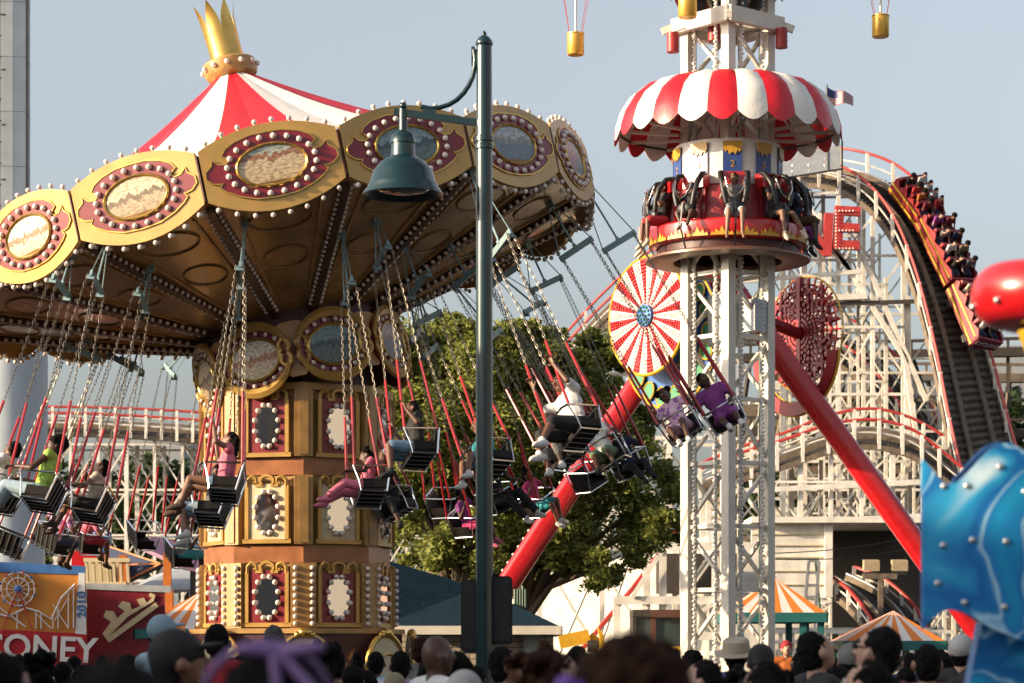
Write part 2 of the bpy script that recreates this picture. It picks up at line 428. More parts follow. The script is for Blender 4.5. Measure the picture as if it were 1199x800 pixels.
    if look.get('pants'):
        q = nb(); pl = look.get('leg', .8)
        q.ell((0, -.01, .0), (.172*fat, .132*fat, .115)); 
        for i in (0, 1):
            if pl <= 1: q.cap(hipj[i], lerp(hipj[i], kn[i], pl), .102*fat, .082)
            else: q.cap(hipj[i], kn[i], .102*fat, .075); q.cap(kn[i], lerp(kn[i], an[i], pl-1), .075, .062)
        part('trousers' if pl > 1.4 else 'shorts', q, look['pants'])
    if look.get('shoes'):
        for i in (0, 1):
            q = nb(); a = an[i]-V((0, 0, .045)); fm = frame_from_z(fd[i])
            q.ell(a+fd[i]*.045, (.050, .046, .135), 10, 8, m=fm); q.cap(a+V((0, 0, .05)), a, .046, .05)
            part('shoe', q, look['shoes'])
    hair = look.get('hair', 'short'); hm = look.get('hair_mat', 'hair_black')
    H = lambda *q: hc+Rh @ V(q)*hs
    if hair:
        q = nb(); q.ell(H(0, -.02, .022), tuple(k*hs for k in (.083, .092, .104)), 14, 10, m=Rh)
        q.ell(H(0, -.04, -.03), tuple(k*hs for k in (.078, .075, .075)), m=Rh)
        if hair == 'afro': q.ell(H(0, -.03, .045), tuple(k*hs for k in (.118, .118, .115)), 14, 10, m=Rh)
        if hair == 'bun': q.ell(H(0, -.05, .135), .055*hs); 
        if hair == 'puffs':
            for x in (1, -1): q.ell(H(.085*x, -.03, .07), .052*hs)
        if hair == 'pony':
            q.cap(H(0, -.09, .05), H(0, -.15, .01), .04, .045); q.cap(H(0, -.15, .01), H(0, -.16, -.17), .045, .02)
        if hair == 'long':
            q.cap(H(.03, -.07, 0), H(.04, -.09, -.26), .065, .04); q.cap(H(-.03, -.07, 0), H(-.04, -.09, -.26), .065, .04)
        if hair == 'curly':
            rnd = random.Random(3)
            for k in range(34):
                t = rnd.uniform(0, 6.28); u = rnd.uniform(-.15, .13)
                rr = .10; q.ell(H(rr*math.cos(t)*.9, -.05+min(.03, rr*math.sin(t)*1.1), u), rnd.uniform(.025, .04))
        part('hair', q, hm, max(vox*.8, .008), 2, .016 if hair != 'short' else .010)
    if look.get('cap'):
        q = nb(); q.ell(H(0, -.012, .035), tuple(k*hs for k in (.093, .108, .102)), 14, 10, m=Rh)
        if look.get('brim', 1): 
            bk = -1 if look.get('brim') == 'back' else 1
            q.ell(H(0, .11*bk, .035), (.075*hs, .085*hs, .012*hs), 12, 6, m=Rh @ rotx(-.12*bk))
        part('hat' if look.get('hat') else 'cap', q, look['cap'], max(.008, vox*.8), 2)
    if look.get('flat_hat'):
        q = MB(); q.M = S; q.lathe([(.001, .13), (.082, .145), (.102, .13), (.112, .045), (.17, .035), (.172, .028), (.10, .03), (.001, .03)], 24, hc, Rh)
        put('hat', q, look['flat_hat'], root, 40, local=True)
    if face:
        q = nb(); q.m = 0
        for x in (1, -1): q.m = 0; q.ell(H(.031*x, .084, .014), (.015*hs, .010*hs, .009*hs), 8, 6, m=Rh); q.m = 1; q.ell(H(.031*x, .0925, .014), (.0065*hs, .004, .0065*hs), 8, 6, m=Rh)
        for x in (1, -1): q.m = 2; q.cap(H(.016*x, .092, .036), H(.046*x, .082, .036), .005, .004, 6)
        put('eyes', q, ['sticker', 'hair_black', 'hair_black'], root, 60, local=True)
        q = nb(); q.ell(H(0, .088, -.055), (.026*hs, .010*hs, .009*hs), 8, 6, m=Rh); put('lips', q, 'c_maroon', root, 60, local=True)
    if look.get('glasses'):
        q = nb()
        for x in (1, -1): q.ell(H(.033*x, .092, .012), (.028*hs, .010, .02*hs), 10, 6, m=Rh)
        q.beam(H(.06, .09, .015), H(.083, -.01, .015), .006); q.beam(H(-.06, .09, .015), H(-.083, -.01, .015), .006); q.beam(H(-.03, .098, .016), H(.03, .098, .016), .006)
        put('sunglasses', q, 'black_pad', root, 60, local=True)
    if look.get('bow'):
        q = nb()
        pts = [H(.115*math.cos(t), -.01+.0*t, .02+.115*math.sin(t)) for t in [math.pi*i/10 for i in range(11)]]
        q.poly(pts, .009, 6)
        q.cap(H(.03, -.04, .125), H(.10, -.06, .14), .018, .012); q.cap(H(.03, -.04, .125), H(-.03, -.05, .135), .018, .012)
        q.poly([H(.03, -.05, .125), H(.12, -.12, .05), H(.19, -.14, -.03)], .010); q.poly([H(.02, -.06, .125), H(.035, -.125, .05), H(.05, -.13, -.1)], .009)
        put('hair_ribbon', q, 'c_lilac2', root, 50, local=True)
    if look.get('beads'):
        q = nb(); rnd = random.Random(5)
        for k in range(9): q.m = k % 2; q.ell(H(-.10+rnd.uniform(-.05, .08), -.09+rnd.uniform(-.03, .03), rnd.uniform(-.02, .08)), .022)
        put('hair_tie', q, ['c_violet', 'c_cyan'], root, 50, local=True)
    return root
mat('c_lilac2', (.20, .11, .30), .6); mat('c_violet', (.16, .05, .38), .5); mat('c_cyan', (.02, .25, .42), .5)

def seated(hands='hold', kick=0., seed=0, head=0., pitch=0., lean=.08):
    r = random.Random(seed); j = lambda a: r.uniform(-a, a)
    p = dict(knees=((.12+j(.03), .42, .03+j(.03)), (-.12+j(.03), .42, .03+j(.03))),
             ankles=((.10+j(.04), .48+kick+j(.06), -.37+kick*.5+j(.03)), (-.10+j(.04), .46+kick+j(.08), -.36+kick*.5+j(.03))),
             feet=((.05, 1, -.35+kick), (-.05, 1, -.35+kick)), lean=(0, -lean, 1), head_yaw=head, head_pitch=pitch)
    if hands == 'hold':
        p.update(elbows=((.30, .05, .27), (-.30, .05, .27)), wrists=((.27, .17, .50), (-.27, .17, .50)), hand=(0, .1, 1))
    elif hands == 'high':
        p.update(elbows=((.30, .12, .48), (-.30, .12, .48)), wrists=((.25, .17, .74), (-.25, .17, .74)), hand=(0, 0, 1))
    elif hands == 'front':
        p.update(elbows=((.26, .10, .22), (-.26, .10, .22)), wrists=((.20, .32, .24), (-.20, .32, .24)), hand=(0, 1, 0))
    elif hands == 'one':
        p.update(elbows=((.30, .05, .30), (-.28, .08, .24)), wrists=((.27, .15, .54), (-.20, .30, .20)), hand=(0, .5, .5))
    return p
# ------------------------------------------------------------------ camera, light, ground
cam = bpy.data.objects.new('camera', bpy.data.cameras.new('camera')); COL.objects.link(cam); scene.camera = cam
cam.location = (0, 0, HZ); cam.rotation_euler = (R(90), 0, 0)
cd = cam.data; cd.sensor_width = 36; cd.lens = FPX*36/1199; cd.shift_y = (HY-400)/1199; cd.clip_start = .3; cd.clip_end = 4000
cd.dof.use_dof = True; cd.dof.focus_distance = 34; cd.dof.aperture_fstop = 3.6
SUN_EL, SUN_AZ = R(15), math.atan2(-.292, -.956)         # towards the sun: left, a little behind the camera
sd = V((math.cos(SUN_AZ)*math.cos(SUN_EL), math.sin(SUN_AZ)*math.cos(SUN_EL), math.sin(SUN_EL)))
sl = bpy.data.lights.new('sun', 'SUN'); sl.energy = SUN_E; sl.angle = R(.5); sl.color = (1, .76, .48)
so = bpy.data.objects.new('sun', sl); COL.objects.link(so); so.rotation_euler = (-sd).to_track_quat('-Z', 'Y').to_euler(); so.location = (-20, -10, 30)
w = bpy.data.worlds.new('World'); scene.world = w; w.use_nodes = True
nt = w.node_tree; bg = nt.nodes['Background']; sky = nt.nodes.new('ShaderNodeTexSky'); sky.sky_type = 'NISHITA'; sky.sun_disc = False
sky.sun_elevation = SUN_EL; sky.sun_rotation = math.atan2(sd.x, sd.y); sky.air_density = 1.0; sky.dust_density = 5.; sky.ozone_density = 1.5
hs_ = nt.nodes.new('ShaderNodeHueSaturation'); hs_.inputs['Saturation'].default_value = SKY_SAT; nt.links.new(sky.outputs['Color'], hs_.inputs['Color']); nt.links.new(hs_.outputs['Color'], bg.inputs['Color']); bg.inputs['Strength'].default_value = SKY_S
scene.view_settings.view_transform = 'Standard'; scene.view_settings.look = 'None'; scene.view_settings.exposure = EXPO; scene.view_settings.gamma = 1

b = MB(); b._add([(-1500, -300, 0), (1500, -300, 0), (1500, 3000, 0), (-1500, 3000, 0)], [(0, 1, 2, 3)])
tag(put('ground', b, 'asphalt'), kind='structure')

# ------------------------------------------------------------------ swing carousel
nrm = V((-.212, .034, 1)).normalized()
cu = (V((1, 0, 0))-nrm*nrm.x).normalized(); cv = nrm.cross(cu)
CC = V((-3.385, 36, 7.395)); CR = 4.64; CH = .622; NS = 16
CM = Matrix.Translation(CC) @ Matrix((cu, cv, nrm)).transposed().to_4x4()
COLX = -3.14
swing = thing('swing_carousel', 'chain swing carousel with striped red and white cone top, gold painted medallions and mirrored column', 'fairground ride', (COLX, 36, 0))
def W(mb): mb.M = CM; return mb
PH = .085
SHR = Matrix.Identity(4); SHR[0][2] = -.058; SHR[0][3] = .058*.6
def WS(mb): mb.M = CM @ SHR; return mb
def cang(k): return -math.pi/2+PH+k*2*math.pi/NS
# striped cone roof
APX = 2.90
prof = []
for i in range(11):
    t = i/10; r = CR*(1-t)+.30*t; z = .60+(APX-.60)*(t**1.18)-.12*math.sin(math.pi*t)
    prof.append((r-.12, z))
cone = MB(); WS(cone)
for k in range(NS):
    cone.m = k % 2; a0 = cang(k)-math.pi/NS
    for j in range(4):
        pa = []
        a = a0+j*math.pi/NS/2
        def sag(q): return .035*math.cos((q-a0)/(2*math.pi/NS)*2*math.pi)
        p0 = [(r*math.cos(a), r*math.sin(a), z+sag(a)*min(1, r/2)) for r, z in prof]; a2 = a+math.pi/NS/2
        p1 = [(r*math.cos(a2), r*math.sin(a2), z+sag(a2)*min(1, r/2)) for r, z in prof]
        n = len(p0); cone._add(p0+p1, [(q, n+q, n+q+1, q+1) for q in range(n-1)])
put('cone_roof', cone, ['cone_red', 'cone_white'], swing, 50)
# underside: inverted shallow cone with ribs
def und(r): return -(CR-r)/3.25*.95
b = MB(); W(b); b.lathe([(CR+.02, .1), (CR-.02, -.02), (CR-.3, und(CR-.3))]+[(r, und(r)) for r in (3.6, 2.8, 2., 1.4)], 64)
put('ceiling', b, 'under', swing, 30)
for k in range(NS):
    b = MB(); W(b); a = cang(k)-math.pi/NS
    e = lambda r, z=-.03: V((r*math.cos(a), r*math.sin(a), und(r)+z))
    b.m = 0; b.beam(e(CR-.1), e(1.4), .11, .10, up=V((-math.sin(a), math.cos(a), 0)))
    b.m = 1
    for s_ in (-1, 1):
        off = V((-math.sin(a), math.cos(a), 0))*.075*s_
        for i in range(26): b.ell(e(1.6+i*.115, -.06)+off, .032, 6, 4)
    put('rib', b, ['beam_brown', 'bulb'], swing, 60)
    for s_ in (-.33, .33):                        # thin mouldings between the ribs
        b = MB(); W(b); a3 = cang(k)+s_*.2*2; f = lambda r: V((r*math.cos(a3), r*math.sin(a3), und(r)-.012))
        b.beam(f(CR-.3), f(1.9), .035, .03); put('moulding', b, 'wood_gold', swing)
for k in range(NS):
    a = cang(k)
    for (r0, w_) in ((3.9, .42), (2.9, .30)):
        b = MB(); W(b)
        pts = [V(((r0+.28*math.cos(t))*1, w_*math.sin(t), 0)) for t in [i*math.pi/10 for i in range(20)]]
        pts = [V((q.x*math.cos(a)-q.y*math.sin(a), q.x*math.sin(a)+q.y*math.cos(a), und(q.x)-.01)) for q in pts]
        b.poly(pts, .014, 4, closed=True); put('ceiling_ornament', b, 'gold_dark', swing, 60)
# fascia medallions
half = CR*math.sin(math.pi/NS)-.012; apo = CR*math.cos(math.pi/NS)
def panel_M(k, z, r=None, n=NS, ang=None):
    a = cang(k) if ang is None else ang; r = apo if r is None else r
    out = V((math.cos(a), math.sin(a), 0)); x = V((-math.sin(a), math.cos(a), 0))
    m = Matrix((x, -out, V((0, 0, 1)))).transposed().to_4x4(); m.translation = out*r+V((0, 0, z)); return m
def arc_outline(hw, z0, z1, bulge0, bulge1, n=14):
    pts = []
    for i in range(n+1):
        t = -1+2*i/n; pts.append((hw*t, z0-bulge0*(1-abs(t)**2.0)))
    for i in range(n+1):
        t = 1-2*i/n; pts.append((hw*t, z1+bulge1*(1-abs(t)**2.0)))
    return pts
cart = [(0, .43), (.20, .425), (.40, .37), (.52, .30), (.575, .22), (.53, .19), (.50, .14), (.55, .11), (.63, .12), (.70, .19), (.715, .12), (.80, .05), (.81, -.04), (.74, -.11), (.66, -.13), (.62, -.12), (.66, -.18), (.60, -.24), (.45, -.33), (.25, -.40), (0, -.42)]
cart = cart+[(-x, z) for x, z in reversed(cart[1:-1])]
bulb_me = MB().ell((0, 0, 0), 1, 10, 7).mesh('light_bulb', 'bulb', 60)
PAINT = ['scene_sepia', 'scene_red', 'scene_teal', 'scene_city', 'scene_pale']
rest_bulbs = MB(); nb_ = 0
IW = WM[swing].inverted()
def bulb_at(p, r, parent):
    """p in world coordinates"""
    q = link(bpy.data.objects.new('light_bulb', bulb_me), parent)
    q.matrix_local = (IW @ Matrix.Translation(p)) @ Matrix.Scale(r, 4)
for k in range(NS):
    m = CM @ panel_M(k, 0); mid = .311
    fr = MB(); fr.M = m; fr.prism(arc_outline(half, -.02, .65, .25, .21), .07)
    panel = put('medallion_panel', fr, 'gold_paint', swing)
    c2 = MB(); c2.M = m; c2.prism([(x*1.06, z*1.0+mid) for x, z in cart], .012, o=(0, -.0705, 0)); put('red_cartouche', c2, 'deep_red', panel)
    c3 = MB(); c3.M = m; c3.poly([(x*1.06, -.083, z*1.0+mid) for x, z in cart], .012, 5, closed=True); put('gold_edging', c3, 'gold_metal', panel, 60)
    ov = [(.455*math.cos(t), .27*math.sin(t)+mid) for t in [2*math.pi*i/32 for i in range(32)]]
    c4 = MB(); c4.M = m; c4.prism(ov, .012, o=(0, -.083, 0)); pic = add_uv(put('painted_oval', c4, {15: 'scene_sepia', 0: 'scene_red', 14: 'scene_pale', 1: 'scene_teal', 2: 'scene_city'}.get(k, 'scene_city'), panel), ov)
    c5 = MB(); c5.M = m; c5.poly([(x, -.097, z) for x, z in ov], .022, 6, closed=True); put('oval_rim', c5, 'gold_metal', panel, 60)
    front = k in (14, 15, 0, 1)
    pos = [(.575*math.cos(t), .365*math.sin(t)+mid, .040) for t in [2*math.pi*(i+.5)/20 for i in range(20)]]
    for x, z, r_ in pos:
        p = m @ V((x, -.105, z))
        if front: bulb_at(p, r_, panel)
        else: rest_bulbs.ell(p, r_, 8, 6)
    for i in range(8):
        t = -1+2*(i+.5)/8; z = .65+.21*(1-t*t)+.045
        rest_bulbs.ell(m @ V((half*t, -.035, z)), .036, 7, 5); rest_bulbs.tube(m @ V((half*t, -.035, z-.08)), m @ V((half*t, -.035, z)), .018, n=5)
        z = -.02-.25*(1-t*t)-.05
        rest_bulbs.ell(m @ V((half*t, -.035, z)), .036, 7, 5)
        rest_bulbs.ell(m @ V((half*t, .05, z+.02)), .033, 6, 4)
    s = MB(); s.M = m; s.box((half+.012, -.02, .31), (.02, .10, .6)); put('gap_strip', s, 'base_dark', swing)
# lower tilted medallion crown round the column head
RZ, RR, RN, RPH = -1.40, 1.44, 8, R(-90-22)
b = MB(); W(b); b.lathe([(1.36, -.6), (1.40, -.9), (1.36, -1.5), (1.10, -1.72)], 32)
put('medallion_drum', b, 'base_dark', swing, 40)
def ccurve(cx, cz, rx, rz, a0, a1, n=14): return [(cx+rx*math.cos(a0+(a1-a0)*i/n), cz+rz*math.sin(a0+(a1-a0)*i/n)) for i in range(n+1)]
for k in range(RN):
    a = RPH+k*2*math.pi/RN
    m = CM @ Matrix.Translation(V((0, 0, RZ))) @ panel_M(0, 0, 1.40, ang=a) @ Matrix.Diagonal((1.08, 1, 1.20, 1))
    fr = MB(); fr.M = m
    body = ccurve(0, .30, .53, .40, 0, 2*math.pi, 31)
    fr.prism(body, .05, o=(0, 0, -.42)); mp = put('column_medallion', fr, 'deep_red', swing)
    f2 = MB(); f2.M = m
    for sg in (1, -1):
        f2.poly([(x, -.07, -.12+sg*(z)) for x, z in ccurve(0, .0, .50, .39, R(8), R(172), 16)], .05, 6, rr=[.02+.045*math.sin(math.pi*i/16) for i in range(17)])
        for xs in (-1, 1):
            f2.poly([(xs*(.44)+.075*math.cos(t)*xs, -.07, -.12+sg*(.08+.075*math.sin(t))) for t in [R(-60)+i*R(300)/9 for i in range(10)]], .032, 5)
    put('gold_scroll', f2, 'gold_paint', mp, 50)
    ov = [(.36*math.cos(t), .24*math.sin(t)-.12) for t in [2*math.pi*i/28 for i in range(28)]]
    c4 = MB(); c4.M = m; c4.prism(ov, .03, o=(0, -.05, 0)); add_uv(put('painted_oval', c4, ['scene_pale', 'scene_teal', 'scene_city', 'scene_sepia'][k % 4], mp), ov)
    c5 = MB(); c5.M = m; c5.poly([(x, -.085, z) for x, z in ov], .018, 5, closed=True); put('oval_rim', c5, 'gold_metal', mp, 60)
    for sg in (1, -1):
        for i in range(6):
            t = R(38)+R(104)*i/5; rest_bulbs.ell(m @ V((.43*math.cos(t), -.09, -.12+sg*.30*math.sin(t))), .036, 7, 5)
    ap = a+math.pi/RN; mq = CM @ Matrix.Translation(V((0, 0, RZ))) @ panel_M(0, 0, 1.43, ang=ap)
    pl = MB(); pl.M = mq; pl.prism([(-.26, .22), (-.10, .28), (.10, .28), (.26, .22), (.22, -.05), (.16, -.42), (.10, -.50), (-.10, -.50), (-.16, -.42), (-.22, -.05)], .05)
    put('drum_pilaster', pl, 'wood_gold', swing)
# central column
OCT = 1.28; ON = 8; OA = [R(-104+45*k) for k in range(8)]
def ocM(a, r=OCT, z=0.):
    out = V((math.cos(a), math.sin(a), 0)); x = V((-math.sin(a), math.cos(a), 0))
    m = Matrix((x, -out, V((0, 0, 1)))).transposed().to_4x4(); m.translation = V((COLX, 36, z))+out*r; return m
def octp(r, z): return [(COLX+r/math.cos(math.pi/8)*math.cos(a+math.pi/8), 36+r/math.cos(math.pi/8)*math.sin(a+math.pi/8), z) for a in OA]
def octring(b, r0, z0, r1, z1):
    b._add(octp(r0, z0)+octp(r1, z1), [(i, (i+1) % 8, 8+(i+1) % 8, 8+i) for i in range(8)]); return b
def octband(name, r, z0, z1, m):
    b = MB(); octring(b, r, z0, r, z1); b._add(octp(r, z1), [tuple(range(8))]); b._add(octp(r, z0), [tuple(range(8))[::-1]]); return put(name, b, m, swing)
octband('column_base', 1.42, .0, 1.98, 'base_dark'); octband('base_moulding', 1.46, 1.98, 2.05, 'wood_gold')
octband('column_core', 1.22, 2.05, 5.45, 'wood_gold'); octband('column_neck', 1.0, 5.45, 6.1, 'base_dark')  # neck coloured dark to stand for the shade under the medallion overhang
octband('wood_band', 1.255, 2.98, 3.23, 'wood_red'); octband('wood_band', 1.255, 4.22, 4.47, 'wood_red'); octband('cornice', 1.30, 5.42, 5.52, 'wood_gold')
def scroll_top(b, w, z, th=.03):
    for xs in (-1, 1):
        b.poly([(xs*w, -.05, z-.06), (xs*w, -.05, z+.03), (xs*(w-.06), -.05, z+.09), (xs*(w-.13), -.05, z+.06), (xs*(w-.14), -.05, z), (xs*(w-.09), -.05, z-.01)], th, 5)
    b.poly([(.10*math.cos(t), -.05, z+.02+.08*math.sin(t)) for t in [R(-40)+i*R(260)/9 for i in range(10)]], th, 5)
    b.beam((-w+.12, -.04, z-.04), (-.06, -.04, z-.04), .05, .04); b.beam((w-.12, -.04, z-.04), (.06, -.04, z-.04), .05, .04)
for k, a in enumerate(OA):
    for (z0, z1, field, fm) in ((2.10, 2.92, 'deep_red', 'cream'), (3.28, 4.14, 'cream', 'cream'), (4.50, 5.36, 'deep_red', 'gold_paint')):
        m = ocM(a, 1.27); zc = (z0+z1)/2-.02; hw = .28
        b = MB(); b.M = m; b.box((0, -.02, (z0+z1)/2-.02), (hw*2, .04, z1-z0-.06)); pn = put('mirror_panel', b, field, swing)
        b = MB(); b.M = m
        b.box((-hw-.02, -.035, (z0+z1)/2-.03), (.055, .07, z1-z0-.08)); b.box((hw+.02, -.035, (z0+z1)/2-.03), (.055, .07, z1-z0-.08))
        b.box((0, -.035, z0), (hw*2+.16, .07, .06)); scroll_top(b, hw+.01, z1-.03); put('panel_frame', b, 'gold_paint', pn, 50)
        ov = [(.175*math.cos(t), .30*math.sin(t)+zc) for t in [2*math.pi*i/26 for i in range(26)]]
        b = MB(); b.M = m; b.prism(ov, .012, o=(0, -.041, 0)); put('oval_mirror', b, 'mirror', pn)
        fr_ = k in (0, 1)
        for i in range(12):
            t = 2*math.pi*(i+.5)/12; p = m @ V((.18*math.cos(t), -.075, zc+.30*math.sin(t)))
            if fr_ and z0 < 2.5 and k == 0: bulb_at(p, .04, pn)
            else: rest_bulbs.ell(p, .04, 7, 5)
    a2 = a+math.pi/8; m = ocM(a2, 1.27/math.cos(math.pi/8)-.06)
    for (z0, z1, w_) in ((2.05, 2.98, .36), (3.23, 4.22, .26), (4.47, 5.42, .26)):
        b = MB(); b.M = m; b.box((0, -.03, (z0+z1)/2), (w_, .13, z1-z0-.01)); b.box((0, -.10, (z0+z1)/2), (w_*.5, .03, z1-z0-.06)); put('corner_pilaster', b, 'wood_gold', swing)
    for xs in (-.12, .12):
        for i in range(9): rest_bulbs.ell(m @ V((xs, -.125, 2.12+i*.098)), .037, 7, 5)
    m = ocM(a2, 1.62); b = MB(); b.M = m
    sh = [(.40*math.cos(t), .46*math.sin(t)+1.50) for t in [2*math.pi*i/28 for i in range(28)]]
    b.prism(sh, .05); sp = put('round_shield', b, 'cream', swing)
    b = MB(); b.M = m; b.poly([(x, -.05, z) for x, z in sh], .04, 6, closed=True); b.poly([(x*.55+.05, -.06, (z-1.5)*.5+1.46) for x, z in sh], .018, 5, closed=True)
    b.ell((0, -.06, 1.99), (.10, .07, .07)); b.ell((-.1, -.06, 1.96), .05); b.ell((.1, -.06, 1.96), .05); put('shield_rim', b, 'gold_metal', sp, 50)
put('rim_bulbs', rest_bulbs, 'bulb', swing, 60, kind='stuff')
# gold crown
b = MB(); WS(b); b.lathe([(.27, APX-.10), (.37, APX-.04), (.39, APX+.02), (.39, APX+.16), (.35, APX+.19), (.2, APX+.2)], 32); band = put('crown_band', b, 'wood_gold', swing, 40)
for i in range(12):
    b = MB(); WS(b); t = 2*math.pi*i/12; b.ell((.41*math.cos(t), .41*math.sin(t), APX+.08), .04, 8, 6); put('light_bulb', b, 'bulb', band, 60)
b = MB(); WS(b); b.lathe([(.25, APX+.15), (.24, APX+.38), (.25, APX+.60)], 32)
nt_ = 7
for k in range(nt_):
    a0 = 2*math.pi*k/nt_; w_ = math.pi/nt_
    rows = []
    for i in range(9):
        t = i/8; hw = w_*(1-t**1.6)*(1+.1*math.sin(t*3)); r = .250+.01*t+.05*t**3; z = APX+.60+.46*t
        rows.append([(r*math.cos(a0+u*hw), r*math.sin(a0+u*hw), z) for u in (-1, -.5, 0, .5, 1)])
    vs = [p for r_ in rows for p in r_]; b._add(vs, [(i*5+j, i*5+j+1, (i+1)*5+j+1, (i+1)*5+j) for i in range(8) for j in range(4)])
put('crown', b, 'gold_metal', swing, 50)

# ------------------------------------------------------------------ swing seats (prototype in its own frame)
ZS = 3.0
def seat_parts():
    out = []
    def q(name, mb, m, sm=40, par=None):
        out.append((name, mb.mesh(name, m, sm), par))
    b = MB(); b.box((0, 0, -.13), (.44, .34, .04)); b.box((0, -.19, .03), (.43, .03, .26), rotx(.28)); b.box((-.225, -.03, -.05), (.02, .30, .12)); b.box((.225, -.03, -.05), (.02, .30, .12)); q('seat_shell', b, 'seat_dark')
    b = MB()
    for x in (-1, 1):
        b.poly([(x*.25, -.25, .20), (x*.255, .24, .18), (x*.25, .18, -.02), (x*.235, .16, -.16), (x*.235, -.17, -.17), (x*.25, -.25, .20)], .014, 6)
    b.tube((-.25, -.25, .20), (.25, -.25, .20), .014, n=6); b.tube((-.235, .16, -.16), (.235, .16, -.16), .014, n=6)
    for i in range(4): x = -.15+.10*i; b.poly([(x, .16, -.165), (x, -.16, -.175), (x, -.255, .18)], .009, 5)
    q('seat_frame', b, 'chrome')
    b = MB(); b.poly([(-.255, .24, .18), (-.19, .30, .17), (.19, .30, .17), (.255, .24, .18)], .015, 6); q('lap_bar', b, 'chrome')
    for x in (-1, 1):
        for y0, y1 in ((.22, .05), (-.23, -.05)):
            A = V((x*.25, y0, .18)); B = V((x*.24, y1, ZS)); T = A+(B-A)*.36
            b = MB(); b.tube(A, T, .0185, n=7); q('hanger_tube', b, 'red_tube')
            b = MB(); L = (B-T).length; n = int(L/.062); d = (B-T)/n; m = frame_from_z(d)
            for i in range(n):
                c = T+d*(i+.5); s_ = m @ rotz((i % 2)*math.pi/2+.5)
                pts = [c+s_ @ V((.0135*math.cos(t), 0, .019*math.sin(t)+(.022 if math.sin(t) > .1 else -.022 if math.sin(t) < -.1 else 0))) for t in [2*math.pi*j/8+.01 for j in range(8)]]
                b.poly(pts, .0043, 3, closed=True)
            q('chain', b, 'chain')
    b = MB(); b.box((0, 0, ZS), (.56, .035, .085)); b.box((-.24, 0, ZS-.05), (.03, .10, .05)); b.box((.24, 0, ZS-.05), (.03, .10, .05)); b.box((0, 0, ZS+.05), (.05, .05, .05)); q('spreader_bar', b, 'spreader')
    return out
SP = seat_parts()
def add_seat(px, py, Y, label, alpha=None, yaw=0.):
    if alpha is None: alpha = (22 if px < 300 else 26 if px < 540 else 33 if px < 700 else 31) if Y < 36.5 else 26
    S = P(px, py, Y); d = V((S.x-COLX-.0, S.y-36, 0)).normalized(); al = R(alpha)
    up = (-d*math.sin(al)+V((0, 0, math.cos(al)))).normalized()
    fw = rotz(R(yaw)) @ V((d.y, -d.x, 0)).normalized(); rt = fw.cross(up).normalized(); fw = up.cross(rt)
    M = Matrix((rt, fw, up)).transposed().to_4x4(); M.translation = S
    t = thing('chain_swing', label, 'swing', M, 'chain swing seats of the carousel')
    for n_, me, _ in SP: share(n_, me, t, Matrix.Identity(4))
    # rod up to the underside
    IC = CM.inverted(); E = None
    for i in range(130):
        q = IC @ (S+up*(ZS+.2+i*.01)); r = math.hypot(q.x, q.y)
        if q.z > und(min(r, CR))-.04 and r < CR-.1: E = V((0, 0, ZS+.2+i*.01)); break
    if E is None:
        q = IC @ (S+up*(ZS+.6)); a_ = math.atan2(q.y, q.x); E = M.inverted() @ (CM @ V((4.25*math.cos(a_), 4.25*math.sin(a_), und(4.25))))
    b = MB(); b.tube((0, 0, ZS+.05), E, .016, n=6); b.box(E, (.09, .09, .12)); b.tube((.26, 0, ZS+.03), E+V((.04, 0, 0)), .008, n=4); b.tube((-.26, 0, ZS+.03), E-V((.04, 0, 0)), .008, n=4)
    put('hanger_rod', b, 'spreader', t, 40, local=True)
    return M, t
# ------------------------------------------------------------------ lamp post
LP = P(567, 765, 22); LX = LP.x; LY = 22; pz = lambda y, Y=22: HZ+(HY-y)/FPX*Y
pxm = 22/FPX
lamp = thing('street_lamp', 'dark green steel lamp post with one bell shaped shade on a side arm', 'street lamp', (LX, LY, 0))
b = MB(); zt = pz(52)
b.lathe([(.13, 0), (.13, .5), (.085, .6), (.078, 1.2), (.073, pz(205)), (.068, zt)], 24, (LX, LY, 0)); put('pole', b, 'pole_green', lamp, 40)
b = MB(); b.lathe([(.068, zt-.02), (.078, zt), (.078, zt+.02), (.05, zt+.06), (.02, zt+.08), (.022, zt+.10), (.001, zt+.125)], 20, (LX, LY, 0)); put('finial', b, 'pole_green', lamp, 40)
for yy in (163, 172):
    b = MB(); b.lathe([(.069, pz(yy)-.03), (.083, pz(yy)-.02), (.083, pz(yy)+.02), (.069, pz(yy)+.03)], 24, (LX, LY, 0)); put('collar', b, 'pole_green', lamp, 40)
b = MB(); b.box((LX-.03, LY, pz(68)), (.12, .04, .09)); b.box((LX-.10, LY-.0, pz(66)), (.03, .03, .17))
sx = P(472, 0, LY).x
b.beam((sx-.08, LY, pz(131)), (LX-.05, LY, pz(144)), .05, .06)
pts = [(555, 58), (556.5, 68), (556, 78), (553.5, 90), (549, 100), (543, 109), (535, 117), (526, 122.5), (515, 126), (504, 127), (493, 125)]
b.poly([P(x, y, LY) for x, y in pts], .022, 8); b.box(P(503, 130, LY), (.12, .035, .05)); put('bracket_arm', b, 'pole_green', lamp, 50)
b = MB(); b.ell((sx, LY, pz(124)), .035); b.tube((sx, LY, pz(156)), (sx, LY, pz(128)), .038, n=14)
b.lathe([(.045, pz(153)), (.10, pz(158)), (.115, pz(166)), (.115, pz(168)), (.105, pz(169)), (.11, pz(183)), (.20, pz(190)), (.27, pz(201)), (.30, pz(215)), (.315, pz(217)), (.315, pz(219)), (.36, pz(227)), (.365, pz(228.5)), (.34, pz(227.5)), (.27, pz(218)), (.25, pz(203)), (.10, pz(190))], 40, (sx, LY, 0))
put('lamp_shade', b, 'pole_green', lamp, 45)
